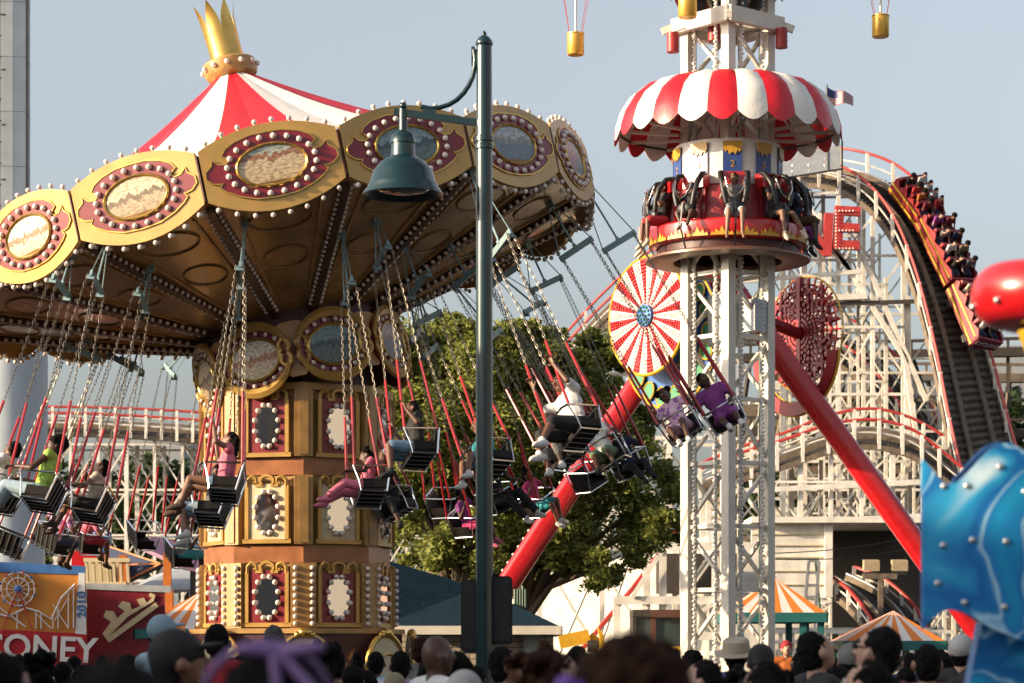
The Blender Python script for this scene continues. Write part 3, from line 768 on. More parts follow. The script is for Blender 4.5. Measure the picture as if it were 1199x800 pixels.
b = MB(); b.ell((sx, LY, pz(221)), (.25, .25, .05), 20, 8); put('lamp_glass', b, 'glass_dark', lamp, 60)
b = MB(); b.lathe([(.0755, pz(643)), (.0755, pz(602))], 16, (LX, LY, 0), None, R(-100), R(-20)); put('sticker', b, 'sticker', lamp, 40)
# loudspeakers on the pole
for nm, x0, x1, y0, y1, lab in (('a', 540, 561, 679, 765, 'tall black loudspeaker turned sideways on the left of the lamp post'), ('b', 573, 600, 675, 755, 'black loudspeaker facing the crowd on the right of the lamp post')):
    Y = 22.15; a = P(x0, y1, Y); c = P(x1, y0, Y); w_ = c.x-a.x; h_ = c.z-a.z
    t = thing('loudspeaker', lab, 'loudspeaker', ((a.x+c.x)/2, Y, a.z))
    b = MB(); mx, mz = (a.x+c.x)/2, (a.z+c.z)/2
    o = [(-w_/2, -h_*.46), (-w_/2+.03, -h_/2), (w_/2-.03, -h_/2), (w_/2, -h_*.46), (w_/2, h_*.46), (w_/2-.03, h_/2), (-w_/2+.03, h_/2), (-w_/2, h_*.46)]
    b.prism(o, .22, o=(mx, Y+.11, mz)); put('cabinet', b, 'speaker', t)
    b = MB(); b.prism([(x*.8, z*.9) for x, z in o], .01, o=(mx, Y-.111, mz)); put('grille', b, 'black_pad', t)
    b = MB(); b.beam((mx, Y, a.z+h_*.5), (LX, Y-.15, a.z+h_*.5), .04); put('bracket', b, 'steel_dark', t)

# ------------------------------------------------------------------ drop tower
TY = 43.; TX = P(852, 0, TY).x; tz = lambda y, Y=TY: HZ+(HY-y)/FPX*Y
tower = thing('drop_tower', 'white lattice tower with strings of round bulbs carrying the striped awning ride', 'drop tower', (TX, TY, 0))
DR = .70; TA = [R(-90-4+90*k) for k in range(4)]; TOPZ = 15.0
cor = [V((TX+DR*math.cos(a), TY+DR*math.sin(a), 0)) for a in TA]
Rq = rotz(R(-94+45))
for c in cor:
    b = MB(); b.box((c.x, c.y, TOPZ/2), (.175, .175, TOPZ), Rq); put('column', b, 'white_paint', tower)
for k in range(4):
    a, c = cor[k], cor[(k+1) % 4]
    for i in range(13):
        z0 = .6+i*1.1
        if z0+1.1 > TOPZ: break
        b = MB(); b.beam(a+V((0, 0, z0)), c+V((0, 0, z0)), .07, .07)
        p, q = (a, c) if i % 2 else (c, a); b.beam(p+V((0, 0, z0+.05)), q+V((0, 0, z0+1.05)), .06, .06); put('brace', b, 'white_paint', tower)
    inw = (V((TX, TY, 0))-(a+c)*.5).normalized()
    for f in (.24, .76):
        b = MB(); p = a.lerp(c, f)-inw*.09
        for i in range(200):
            z = .3+i*.072
            if z < TOPZ-.3: b.ell(p+V((.014*(i % 2), 0, z)), .030, 6, 4)
        b.beam(p+inw*.03, p+inw*.03+V((0, 0, TOPZ-.4)), .04); put('bulb_string', b, 'awn_white', tower, 60, kind='stuff')
    b = MB(); p = a.lerp(c, .13)+inw*.06; b.tube(p, p+V((0, 0, TOPZ-.6)), .025, n=8); put('cable_pipe', b, 'green_pipe', tower, 50)
b = MB(); b.box((TX, TY+.1, tz(375)), (.5, .45, .9), Rq); b.box((TX+.45, TY-.2, tz(372)), (.3, .3, .55), Rq); put('drive_box', b, 'panel_grey', tower)
b = MB(); zp = tz(31)
for k in range(4):
    a = TA[k]; c2 = TA[(k+1) % 4]; p = V((TX+.95*math.cos(a), TY+.95*math.sin(a), zp)); q = V((TX+.95*math.cos(c2), TY+.95*math.sin(c2), zp)); b.beam(p, q, .12, .26); b.beam(p, V((TX, TY, zp+.0)), .1, .1)
    b.beam((TX+.7*math.cos(a), TY+.7*math.sin(a), zp+.1), (TX+1.15*math.cos(a), TY+1.15*math.sin(a), zp-.08), .1, .12)
put('top_platform', b, 'white_paint', tower)
b = MB()
for k in range(8):
    a = R(20+45*k); b = MB(); b.box((TX+.55*math.cos(a), TY+.55*math.sin(a), zp+.30+(k % 3)*.08), (.22, .16, .28), rotz(a)); b.beam((TX+.55*math.cos(a), TY+.55*math.sin(a), zp), (TX+.55*math.cos(a), TY+.55*math.sin(a), zp+.3), .05); put('floodlight', b, 'steel_dark', tower)
b = MB(); m = Matrix.Translation((TX, TY, zp+.62))
for i in range(16):
    b.m = i % 2; a0 = 2*math.pi*i/16; a1 = a0+math.pi/8
    ps = [(r*math.cos(a), r*math.sin(a), z) for a in (a0, (a0+a1)/2, a1) for r, z in ((.3, .5), (.75, .35), (.98, .05), (1.0, -.02 if a != (a0+a1)/2 else -.14))]
    b._add([m @ V(p) for p in ps], [(j*4+k, (j+1)*4+k, (j+1)*4+k+1, j*4+k+1) for j in range(2) for k in range(3)])
put('top_canopy', b, ['awn_red', 'awn_white'], tower, 50)
for px, py in ((788, 50), (836, 37), (915, 45)):
    p = P(px, py, TY-.3); t = thing('hanging_drum', {788: 'red ribbed drum lantern hanging from the left corner of the tower platform', 836: 'red ribbed drum lantern hanging at the front corner of the tower platform', 915: 'red ribbed drum lantern hanging from the right corner of the tower platform'}[px], 'lantern', p, 'red drum lanterns')
    r = .105; pr = [(.001, -.17)]
    for i in range(5): z = -.17+i*.085; pr += [(r, z), (r*1.04, z+.02), (r, z+.04)] if i < 4 else [(r, z)]
    b = MB(); b.lathe(pr+[(.001, .17)], 20, p); put('drum', b, 'drum_red', t, 40)
    b = MB(); b.beam(p+V((0, 0, .17)), V(((p.x*.6+TX*.4), TY-.2, zp-.02)), .03); put('hook', b, 'white_paint', t)
# hanging balloon ornaments
for px, py, w_, lab, col in ((674, 52, 20, 'golden basket hanging on thin ropes high in the sky left of the tower', 0), (805, 8, 22, 'golden basket hanging directly beside the tower top', 1), (1031, 31, 20, 'golden basket hanging on thin ropes at the top right of the sky', 0)):
    Yb = TY-1.0 if px == 805 else TY; p = P(px, py, Yb); r = w_/2*Yb/FPX; t = thing('balloon_ornament', lab, 'balloon ornament', p, 'hot air balloon ornaments')
    b = MB(); b.lathe([(.001, -.19), (r*.9, -.19), (r, -.17), (r, .16), (r*1.06, .17), (r*1.06, .19), (r*.94, .19), (r*.9, .1), (.001, .1)], 20, p); put('basket', b, 'basket', t, 40)
    b = MB(); b.tube(p, p+V((0, 0, 1.3)), .022, n=6)
    put('stem', b, 'white_paint', t)
    for k in range(4):
        a = R(40+90*k); b = MB(); b.tube(p+V((r*math.cos(a), r*math.sin(a), .18)), p+V((.42*math.cos(a), .42*math.sin(a), 1.4)), .006, n=4); put('rope', b, 'rail_red', t)
    b = MB()
    for i in range(12):
        b.m = i % 2; a0 = 2*math.pi*i/12
        b.lathe([(.25, 1.3), (.45, 1.5), (.72, 2.0), (.72, 2.4), (.5, 2.75), (.15, 2.9), (.001, 2.92)], 2, p, None, a0, a0+math.pi/6)
    put('envelope', b, ['awn_red', 'awn_white'], t, 50)
    b = MB(); b.beam(p+V((0, 0, 2.9)), V((TX, TY, max(TOPZ-.4, p.z+2.9))), .07); put('support_arm', b, 'white_paint', t)
# gondola with awning
GZ = 9.07
gon = thing('drop_ride_gondola', 'round ride carrier with scalloped red and white awning and ring of red seats', 'fairground ride', (TX, TY, GZ))
NSG = 24
b = MB(); b2 = MB()
for i in range(NSG):
    a0 = -math.pi/2+i*2*math.pi/NSG; da = 2*math.pi/NSG; b.m = i % 2; rows = []
    for j in range(7):
        u = j/6; a = a0+da*u; sc = math.sin(math.pi*u); puff = 1+.012*sc
        rows.append([V((TX+r*puff*math.cos(a), TY+r*puff*math.sin(a), z-dz*sc)) for r, z, dz in ((.85, 11.63, 0), (1.2, 11.62, -.02), (1.48, 11.52, -.03), (1.72, 11.33, -.03), (1.88, 11.08, -.02), (1.955, 10.85, 0), (1.965, 10.77, .16), (1.95, 10.77, .16), (1.93, 10.86, 0), (1.86, 11.06, 0), (1.70, 11.30, 0), (1.46, 11.48, 0), (.87, 11.58, 0))])
    k = 13; vs = [p for r_ in rows for p in r_]; b._add(vs, [(x*k+y, (x+1)*k+y, (x+1)*k+y+1, x*k+y+1) for x in range(6) for y in range(k-1)])
    if i % 2 == 0:
        rb = V((math.cos(a0), math.sin(a0), 0)); c0 = V((TX, TY, 0)); b2.beam(c0+rb*.85+V((0, 0, 10.75)), c0+rb*1.90+V((0, 0, 10.82)), .05); b2.beam(c0+rb*1.0+V((0, 0, 11.4)), c0+rb*1.55+V((0, 0, 10.80)), .03)
put('awning', b, ['awn_white', 'awn_red'], gon, 55); put('awning_frame', b2, 'white_paint', gon)
b = MB(); b.poly([(TX+1.9*math.cos(t), TY+1.9*math.sin(t), 10.83) for t in [2*math.pi*i/48 for i in range(48)]], .022, 6, closed=True); put('awning_ring', b, 'steel_dark', gon, 60)
c0 = V((TX, TY, 0))
b = MB(); b.lathe([(.80, 10.55), (.93, 10.52), (.93, 9.75), (.80, 9.70)], 48, c0); put('hub', b, 'awn_white', gon, 40)
NG = 10
for i in range(NG):
    a = -math.pi/2+i*2*math.pi/NG
    m = Matrix.Identity(4); out = V((math.cos(a), math.sin(a), 0)); x = V((-math.sin(a), math.cos(a), 0))
    m = Matrix((x, -out, V((0, 0, 1)))).transposed().to_4x4(); m.translation = c0+out*.925
    b = MB(); b.M = m; b.prism([(-.165, 9.90), (.165, 9.90), (.165, 10.45), (-.165, 10.45)], .02); pb = put('number_panel', b, 'blue_panel', gon)
    b = MB(); b.M = m; b.prism([(-.165, 10.46), (-.165, 10.33), (-.12, 10.27), (-.09, 10.31), (-.05, 10.23), (0, 10.28), (.05, 10.23), (.09, 10.31), (.12, 10.27), (.165, 10.33), (.165, 10.46)], .02, o=(0, -.022, 0)); put('gold_scallop', b, 'flame_gold', pb)
    tm = m @ Matrix.Translation((0, -.026, 10.07)) @ Matrix.Rotation(R(90), 4, 'X'); put('number', text_mb({0: '2', 1: '3', 9: '1', 8: '2', 2: '1'}.get(i, '1'), tm, .16, .004), 'flame_gold', pb)
    b = MB(); b.M = m; b.box((0, -.12, 9.78), (.40, .22, .24)); put('headrest', b, 'ride_red', gon)
b = MB(); b.lathe([(.9, 9.75), (1.0, 9.70), (1.05, 9.15), (1.30, 9.10), (1.30, 9.05)], 40, c0); put('seat_back', b, 'ride_red_dark', gon, 40)
b = MB()
for i in range(2*NG):
    a = -math.pi/2+(i+.5)*math.pi/NG; b.box(c0+V((1.04*math.cos(a), 1.04*math.sin(a), 9.4)), (.10, .05, .55), rotz(a))
put('seat_divider', b, 'ride_red_dark', gon)
b = MB(); b.lathe([(1.30, 9.10), (1.36, 9.06), (1.37, 8.98), (1.34, 8.78), (1.25, 8.76)], 40, c0); put('seat_skirt', b, 'ride_red', gon, 40)
b = MB()
for i in range(20):
    a = 2*math.pi*(i+.5)/20; out = V((math.cos(a), math.sin(a), 0)); x = V((-math.sin(a), math.cos(a), 0)); m = Matrix((x, -out, V((0, 0, 1)))).transposed().to_4x4(); m.translation = c0+out*1.352; b.M = m
    b.prism([(-.20, 8.79), (.20, 8.79), (.17, 8.86), (.13, 8.82), (.10, 8.90), (.05, 8.84), (0, 8.95), (-.05, 8.84), (-.10, 8.90), (-.13, 8.82), (-.17, 8.86)], .02)
put('flame_trim', b, 'flame_gold', gon)
b = MB(); b.lathe([(.95, 8.60), (1.38, 8.60), (1.44, 8.57), (1.44, 8.53), (1.30, 8.50), (.95, 8.52), (.95, 8.60)], 48, c0)
put('foot_platform', b, 'platform', gon, 40)
b = MB(); b.lathe([(1.22, 8.80), (1.22, 8.58)], 40, c0); put('under_ring', b, 'base_dark', gon, 40)
GSEAT = []
for i in (0, 1, 2, 3, 7, 8, 9):
    a = -math.pi/2+i*2*math.pi/NG; out = V((math.cos(a), math.sin(a), 0)); rt = V((-math.sin(a), math.cos(a), 0))*-1
    rt = out.cross(V((0, 0, 1)))
    M = Matrix((rt, out, V((0, 0, 1)))).transposed().to_4x4(); M.translation = c0+out*1.22+V((0, 0, 9.20)); GSEAT.append((i, M))
    L_ = M
    b = MB(); b.M = L_
    for x in (-1, 1):
        b.poly([(x*.20, -.14, .70), (x*.235, .02, .66), (x*.22, .15, .50), (x*.19, .20, .30), (x*.15, .20, .12)], .075, 10, rr=[.035, .046, .052, .048, .04])
    b.ell((0, .20, .07), (.16, .05, .11), 12, 8); rp = put('shoulder_restraint', b, 'black_pad', gon, 60)
    b = MB(); b.M = L_; b.poly([(.17, .22, .55), (.15, .27, .40), (.07, .30, .26), (0, .31, .23), (-.07, .30, .26), (-.15, .27, .40), (-.17, .22, .55)], .012, 6); put('grab_bar', b, 'chrome', rp, 60)
    b = MB(); b.M = L_; b.beam((0, .26, .16), (0, .34, -.25), .03, .012); b.beam((0, .34, -.25), (0, .16, -.62), .03, .012); put('strap', b, 'steel_dark', rp)

# ------------------------------------------------------------------ pendulum ride with red legs and discs
AY = 50.; ay = lambda px, py: P(px, py, AY)
pend = thing('pendulum_ride', 'tall ride on slanted red tubular legs with big bulb studded discs', 'fairground ride', (ay(840, 765).x, AY, 0))
top = ay(838, 312)
for (ex, ey, nm) in ((533, 778, 0), (1160, 760, 1)):
    e = ay(ex, ey); d = (e-top); e = top+d*(top.z/(top.z-e.z)); b = MB(); sd_ = .235; m = frame_from_z(d)
    prof = [(sd_*math.copysign(abs(math.cos(t))**.6, math.cos(t)), sd_*math.copysign(abs(math.sin(t))**.6, math.sin(t))) for t in [2*math.pi*i/20 for i in range(20)]]
    n = 20; vs = [top+m @ V((x, y, 0)) for x, y in prof]+[e+m @ V((x, y, 0)) for x, y in prof]
    b._add(vs, [(i, (i+1) % n, n+(i+1) % n, n+i) for i in range(n)]+[tuple(range(n))[::-1], tuple(range(n, 2*n))]); leg = put('leg', b, 'ride_red', pend, 40)
    b = MB(); off = V((0, 0, 1)).cross(d).normalized(); up_ = V((d.z, 0, -d.x)).normalized()*(1 if d.x > 0 else -1)
    if up_.z < 0: up_ = -up_
    for i in range(50):
        b = MB(); b.ell(top+d*(i/50)+up_*.235, .032, 6, 4); put('light_bulb', b, 'bulb', leg, 60)
b = MB(); b.tube(top+V((0, -.9, 0)), top+V((0, .9, 0)), .45, n=20); b.box(top+V((0, 0, .1)), (2.2, .4, .5)); put('top_bearing', b, 'ride_red_dark', pend, 40)
def disc(cx, cy, r1, r2, nx, ny, front):
    DY = 48.3 if front else 51.; c = P(cx, cy, DY); nn = V((nx, ny, 0)).normalized(); x = nn.cross(V((0, 0, 1)))*-1; m = Matrix((x, -nn, V((0, 0, 1)))).transposed().to_4x4(); m.translation = c
    # x right, -y out
    b = MB(); b.M = m; K = 16
    for i in range(K*2 if front else 0):
        b.m = i % 2; a0 = math.pi*i/K; a1 = a0+math.pi/K
        b.prism([(.18*math.cos(a0), .18*math.sin(a0)), (r1*math.cos(a0), r1*math.sin(a0)), (r1*math.cos((a0+a1)/2)*1.004, r1*math.sin((a0+a1)/2)*1.004), (r1*math.cos(a1), r1*math.sin(a1)), (.18*math.cos(a1), .18*math.sin(a1))], .04)
    if not front:
        for j in range(1, 8): b.poly([(r1*j/8*math.cos(t), 0, r1*j/8*math.sin(t)) for t in [2*math.pi*i/40 for i in range(40)]], .022, 4, closed=True)
        for i in range(36):
            t = 2*math.pi*i/36; b.beam((.15*math.cos(t), .02, .15*math.sin(t)), (r1*math.cos(t), .02, r1*math.sin(t)), .035)
    dd = put('bulb_disc', b, ['ride_red', 'awn_white'], pend)
    b = MB(); b.M = m
    for i in range(K*2 if front else 0):
        b.m = i % 2; am = math.pi*(i+.5)/K
        for j in range(13):
            r = .26+j*(r1-.32)/12; w2 = 1 if j < 4 else 2 if j < 9 else 3
            for q in range(w2):
                aa = am+(q-(w2-1)/2)*.055; b.ell((r*math.cos(aa), -.05, r*math.sin(aa)), .027, 6, 4)
    if front: put('disc_bulbs', b, ['ride_red', 'bulb'], dd, 60, kind='stuff')
    b = MB(); b.M = m; b.poly([(r1*1.01*math.cos(t), -.02, r1*1.01*math.sin(t)) for t in [2*math.pi*i/48 for i in range(48)]], .035 if front else .02, 6, closed=True); put('disc_rim', b, 'yellow' if front else 'flame_gold', dd, 60)
    b = MB(); b.M = m; b.m = 0; b.lathe([(.22, 0), (.22, .12), (.001, .14)], 24, (0, 0, 0), rotx(R(90))); b.m = 1
    for i in range(19):
        rr, t = (0, 0) if i == 0 else (.09, i) if i < 7 else (.17, i*.52); b.ell((rr*math.cos(t), -.14, rr*math.sin(t)), .028, 6, 4)
    put('disc_hub', b, ['blue_disc', 'green_disc'], dd, 50)
    # framework behind
    b = MB(); b.M = m
    for t in (-.55, -.18, .18, .55):
        h = math.sqrt(1-t*t)*r1*.97; b.beam((t*r1, .05, -h), (t*r1, .05, h), .06); b.beam((-h, .06, t*r1), (h, .06, t*r1), .06)
    b.beam((0, .1, -r1), (0, .1, r1), .12); b.poly([(.8*r1*math.cos(t), .07, .8*r1*math.sin(t)) for t in [2*math.pi*i/32 for i in range(32)]], .04, 5, closed=True); put('disc_frame', b, 'ride_red_dark', dd)
    if not front:                                  # seen from behind: red perforated back
        b = MB(); b.M = m
        for i in range(24):
            a0 = 2*math.pi*i/24
            for j in range(9):
                r = .2+j*(r1-.25)/9; b.box((r*math.cos(a0+.13*(j % 2)), .13, r*math.sin(a0+.13*(j % 2))), (.07, .03, .07), Matrix.Rotation(-a0, 3, 'Y'))
        put('disc_back', b, 'ride_red_dark', dd, kind='stuff')
    cen = P(cx+(6 if front else 10), cy+22, DY)+nn*(-.45); m2 = m.copy(); m2.translation = cen
    b = MB(); b.M = m2; r0_ = .3 if front else r2*.80
    A0, A1 = (0, 2*math.pi) if front else (math.pi*1.02, math.pi*1.98)
    b.lathe([(r0_, 0), (r2, 0), (r2, -.05), (r0_, -.05), (r0_, 0)], 48, (0, 0, 0), rotx(R(90)), A0, A1); bd = put('ornament_disc', b, 'blue_disc' if front else 'ride_red_dark', pend)
    b = MB(); b.M = m2
    for i in range(18 if front else 0):
        a = 2*math.pi*i/18; rc = r2*.84; el = [(rc*math.cos(a)+.13*r2*math.cos(t)*math.cos(a)-.11*r2*math.sin(t)*math.sin(a), rc*math.sin(a)+.13*r2*math.cos(t)*math.sin(a)+.11*r2*math.sin(t)*math.cos(a)) for t in [2*math.pi*j/14 for j in range(14)]]
        b.m = 0; b.prism(el, .02, o=(0, -.053, 0)); b.m = 1; b.poly([(x_, -.075, z_) for x_, z_ in el], .018, 4, closed=True)
    b.m = 1; rim = [A0+(A1-A0)*j/47 for j in range(48)]
    b.poly([(r2*math.cos(t), -.03, r2*math.sin(t)) for t in rim], .03, 5); b.poly([(r0_*(2.2 if front else 1)*math.cos(t), -.055, r0_*(2.2 if front else 1)*math.sin(t)) for t in rim], .02, 5)
    put('oval_ornaments', b, ['green_disc', 'yellow'], bd, 60)
    b = MB(); b.tube(c-nn*.15 if front else c+nn*-.1, top+V((0, 0, -.7)), .12, n=10); put('disc_arm', b, 'ride_red_dark', pend, 50)
disc(759, 370, 1.15, 1.42, -.80, -.60, True)
disc(941, 392, 1.18, 1.32, .83, .56, False)
# ------------------------------------------------------------------ wooden coaster
def resample(pl, n):
    pts = [P(*q) for q in pl]; out = []; k = len(pts)
    for i in range(n):
        t = i/(n-1)*(k-1); j = min(int(t), k-2); u = t-j
        p0 = pts[max(j-1, 0)]; p1 = pts[j]; p2 = pts[j+1]; p3 = pts[min(j+2, k-1)]
        out.append(.5*((2*p1)+(p2-p0)*u+(2*p0-5*p1+4*p2-p3)*u*u+(3*p1-p0-3*p2+p3)*u**3))
    return out
coaster = thing('roller_coaster', 'big white wooden coaster with steep curving drop and red handrails', 'roller coaster', (P(1000, 0, 88).x, 88, 0))
UP = V((0, 0, 1))
def track(L, Rr, th, n=40, hr=.85, hpost=3, deck='wood_grey', hl=True, hrr=True, dk=.12, edge='wood_grey'):
    hp_ = Pool(th, 'handrail_post', 'white_wood', 40)
    A = resample(L, n); B = resample(Rr, n)
    b = MB(); b.ribbon(A, B, dk); bed = put('track_bed', b, deck, th)
    b = MB()
    for i in range(n-1):
        for s_ in (0, .5):
            a = A[i].lerp(A[i+1], s_); c = B[i].lerp(B[i+1], s_); b.beam(a+UP*.06, c+UP*.06, .14, .08)
    put('cross_ties', b, 'wood_dark', bed)
    for f in (.28, .72):
        pts = [A[i].lerp(B[i], f)+UP*.2 for i in range(n)]; b = MB()
        for i in range(n-1): b.beam(pts[i], pts[i+1], .16, .2)
        put('rail_stringer', b, 'wood_grey', bed); b = MB(); b.poly([p+UP*.13 for p in pts], .035, 5); put('steel_rail', b, 'silver', bed)
    for e, on in ((A, hl), (B, hrr)):
        if not on: continue
        b = MB(); b.poly([p+UP*hr for p in e], .055, 5); put('handrail', b, 'rail_red', th, 60)
        b = MB(); b.poly([p+UP*hr*.5 for p in e], .03, 4); put('handrail', b, 'white_wood', th, 60)
        for i in range(0, n, hpost): hp_.add(lambda b, i=i, e=e: b.beam(e[i]-UP*.1, e[i]+UP*hr, .11))
        b = MB(); 
        for i in range(n-1): b.beam(e[i]-UP*.05, e[i+1]-UP*.05, .08, .18)
        put('edge_board', b, edge, th)
    hp_.done()
    return A, B
LE = [(560, 545, 90), (620, 478, 89), (700, 390, 88.5), (780, 318, 88), (850, 255, 87), (900, 222, 86), (935, 216, 85.5), (975, 220, 85), (1012, 240, 84.5), (1045, 280, 84), (1072, 345, 83), (1094, 430, 82), (1112, 520, 81), (1130, 600, 80)]
RE = [(560, 530, 92.4), (622, 463, 91.4), (702, 374, 91), (782, 302, 90.4), (855, 238, 89.6), (905, 207, 89), (950, 200, 88), (1005, 205, 87), (1055, 225, 86.5), (1095, 268, 86), (1127, 338, 85), (1155, 425, 84), (1178, 510, 83), (1200, 590, 82)]
LA, RB = track(LE, RE, coaster, 66)
def topf(A):
    def f(X, Y=None):
        best = None
        for i in range(len(A)-1):
            a, b_ = A[i], A[i+1]
            if min(a.x, b_.x) <= X <= max(a.x, b_.x) and abs(a.x-b_.x) > 1e-6: z = a.z+(b_.z-a.z)*(X-a.x)/(b_.x-a.x); best = z if best is None else max(best, z)
        return best
    return f
def lattice(th, x0, x1, dx, Ys, top, dz=2.4, w_=.2, bw=.10, z0=0., pools=None, skip=0., zmin=-9):
    pp, bp, lp = pools; rnd = random.Random(11); xs = []; x = x0
    while x <= x1: xs.append(x); x += dx
    for yi, Y in enumerate(Ys):
        hs = [top(x) for x in xs]
        for i, x in enumerate(xs):
            if hs[i] is None: continue
            h = hs[i]-.1; ww = w_*(1.4 if i % 3 == 0 else 1)
            pp.add(lambda b, x=x, h=h, ww=ww, Y=Y: b.box((x, Y, (z0+h)/2), (ww, ww, h-z0)))
            if yi < len(Ys)-1:
                z = z0+dz*.6
                while z < h:
                    if z > zmin: lp.add(lambda b, x=x, Y=Y, z=z, Y2=Ys[yi+1]: b.beam((x, Y, z), (x, Y2, z), bw, bw*1.3))
                    z += dz
            if i+1 < len(xs) and hs[i+1] is not None:
                x2 = xs[i+1]; z = z0+dz*.6; h2 = min(h, hs[i+1]-.1); hm = max(h, hs[i+1]-.1)
                while z < hm:
                    if z < h2 and z > zmin: lp.add(lambda b, x=x, x2=x2, z=z, Y=Y: b.beam((x, Y-w_*.55, z), (x2, Y-w_*.55, z), bw, bw*1.4))
                    if rnd.random() > skip and z+dz < h2+.4*dz and z > zmin:
                        zt_ = min(z+dz, h2)
                        if rnd.random() < .6: bp.add(lambda b, x=x, x2=x2, z=z, zt_=zt_, Y=Y: b.beam((x, Y+w_*.55, z), (x2, Y+w_*.55, zt_), bw*.8, bw))
                        if rnd.random() < .6: bp.add(lambda b, x=x, x2=x2, z=z, zt_=zt_, Y=Y: b.beam((x, Y+w_*.7+.08, zt_), (x2, Y+w_*.7+.08, z), bw*.8, bw))
                    z += dz
def poolset(th): return Pool(th, 'post', 'white_wood'), Pool(th, 'brace', 'white_wood'), Pool(th, 'ledger', 'white_wood')
ps = poolset(coaster)
X = lambda px, Y=86: P(px, 0, Y).x
tl, tr_ = topf(LA), topf(RB)
lattice(coaster, X(935), X(1128), 1.18, (84.4,), tl, 2.3, .14, .07, pools=ps)
lattice(coaster, X(940), X(1125), .98, (86.2,), lambda x: (tl(x)-.6 if tl(x) else None), 1.7, .09, .055, pools=ps)
lattice(coaster, X(905), X(1190), 1.1, (90.5,), lambda x: (tr_(x)-.8 if tr_(x) else None), 1.9, .09, .06, pools=ps)
lattice(coaster, X(925), X(1196), 1.45, (88.3,), tr_, 2.1, .13, .065, pools=ps)
lattice(coaster, X(640), X(930), 2.2, (87.6, 90.6), lambda x: (tl(x) or 0)-.2 if tl(x) else None, 2.6, .18, .09, pools=ps, skip=.3)
for q in ps: q.done()
# diagonal rakers along the drop
b = MB()
for a, c in (((905, 222), (1000, 320)), ((940, 232), (1060, 420)), ((1010, 300), (1085, 470)), ((1060, 420), (1080, 560)), ((960, 350), (1010, 350))):
    b.beam(P(*a, 84.1), P(*c, 84.1), .13, .16)
b.beam(P(905, 352, 84), P(1015, 347, 84), .25, .2); put('raker_beams', b, 'white_wood', coaster)
b = MB(); b.ribbon([P(905, 356, 84), P(1085, 350, 84)], [P(905, 356, 87), P(1085, 350, 87)], .15); put('catwalk', b, 'wood_dark', coaster)
# low coaster behind, left
low = thing('low_coaster', 'low white trestle of the wooden coaster running behind the left swings', 'roller coaster', (P(100, 0, 92).x, 92, 0))
A1, B1 = track([(-60, 508, 92), (60, 507, 92), (150, 510, 92), (240, 516, 92), (340, 522, 92), (460, 540, 92), (560, 560, 92)], [(-60, 500, 95), (60, 499, 95), (150, 501, 95), (240, 506, 95), (340, 515, 95), (460, 530, 95), (560, 550, 95)], low, 60, hr=.75, hpost=2, deck='wood_dark', edge='wood_dark')
ps = poolset(low); t1 = topf(A1)
lattice(low, X(-50, 92), X(555, 92), 1.05, (92.2, 94.8), t1, 1.7, .11, .055, pools=ps)
for q in ps: q.done()
# inner tracks right
inner = thing('inner_coaster_track', 'curved lower wooden track with red handrail inside the white trestle', 'roller coaster', (P(1010, 0, 90).x, 90, 0))
T2a, T2b = track([(915, 372, 91), (960, 410, 90.5), (1010, 448, 90), (1050, 495, 89.5), (1085, 560, 89), (1110, 620, 88.5)], [(925, 352, 94), (975, 385, 93.5), (1030, 425, 93), (1072, 470, 92.5), (1105, 535, 92), (1130, 600, 91.5)], inner, 36)
T3a, T3b = track([(820, 580, 80), (870, 560, 80), (920, 545, 80), (970, 528, 80), (1020, 522, 80), (1065, 532, 80), (1100, 556, 80), (1140, 590, 80)], [(820, 572, 83), (870, 552, 83), (920, 536, 83), (970, 516, 83), (1020, 508, 83), (1065, 518, 83), (1105, 540, 83), (1145, 574, 83)], inner, 36)
T4a, T4b = track([(968, 690, 74), (995, 712, 73), (1020, 745, 72), (1035, 780, 71)], [(1000, 682, 77), (1040, 700, 76), (1075, 735, 75), (1095, 780, 74)], inner, 20, hr=.5)
ps = poolset(inner); f2, f3 = topf(T2a), topf(T3a)
lattice(inner, X(920, 92), X(1120, 92), 1.9, (91,), f2, 1.8, .12, .06, pools=ps)
lattice(inner, X(830, 80), X(1140, 80), 1.0, (80.2, 82.8), f3, 1.3, .12, .06, pools=ps)
for yy in (572, 612):
    b = MB(); b.beam(P(850, yy+4, 79.9), P(1085, yy-8, 79.9), .12, .17); put('ledger', b, 'white_wood', inner)
for q in ps: q.done()
# further decks between the trestles
deck = thing('coaster_walkways', 'stacked wooden walkways and beams deep inside the white trestle', 'walkway', (P(1040, 0, 98).x, 98, 0))
rnd = random.Random(4)
for i, (yy, Yd) in enumerate(((420, 99), (452, 100), (478, 97), (505, 98), (530, 100), (552, 97), (580, 96), (600, 98), (440, 103))):
    b = MB(); x0 = rnd.choice((860, 905, 930)); x1 = rnd.choice((1130, 1199, 1230)); dy = rnd.uniform(-10, 12)
    b.beam(P(x0, yy, Yd), P(x1, yy+dy, Yd), .5, .35); b.beam(P(x0, yy-16, Yd), P(x1, yy+dy-16, Yd), .12, .12)
    for k in range(9):
        f = (k+.5)/9; q = P(x0+(x1-x0)*f, yy+dy*f, Yd); b.beam(q, q+V((0, 0, .5)), .1); b.beam(q+V((rnd.uniform(-1, 1), .3, -1.6)), q, .14)
    put('walkway', b, 'wood_dark' if i % 3 == 0 else 'white_wood' if i % 3 == 1 else 'wood_grey', deck)
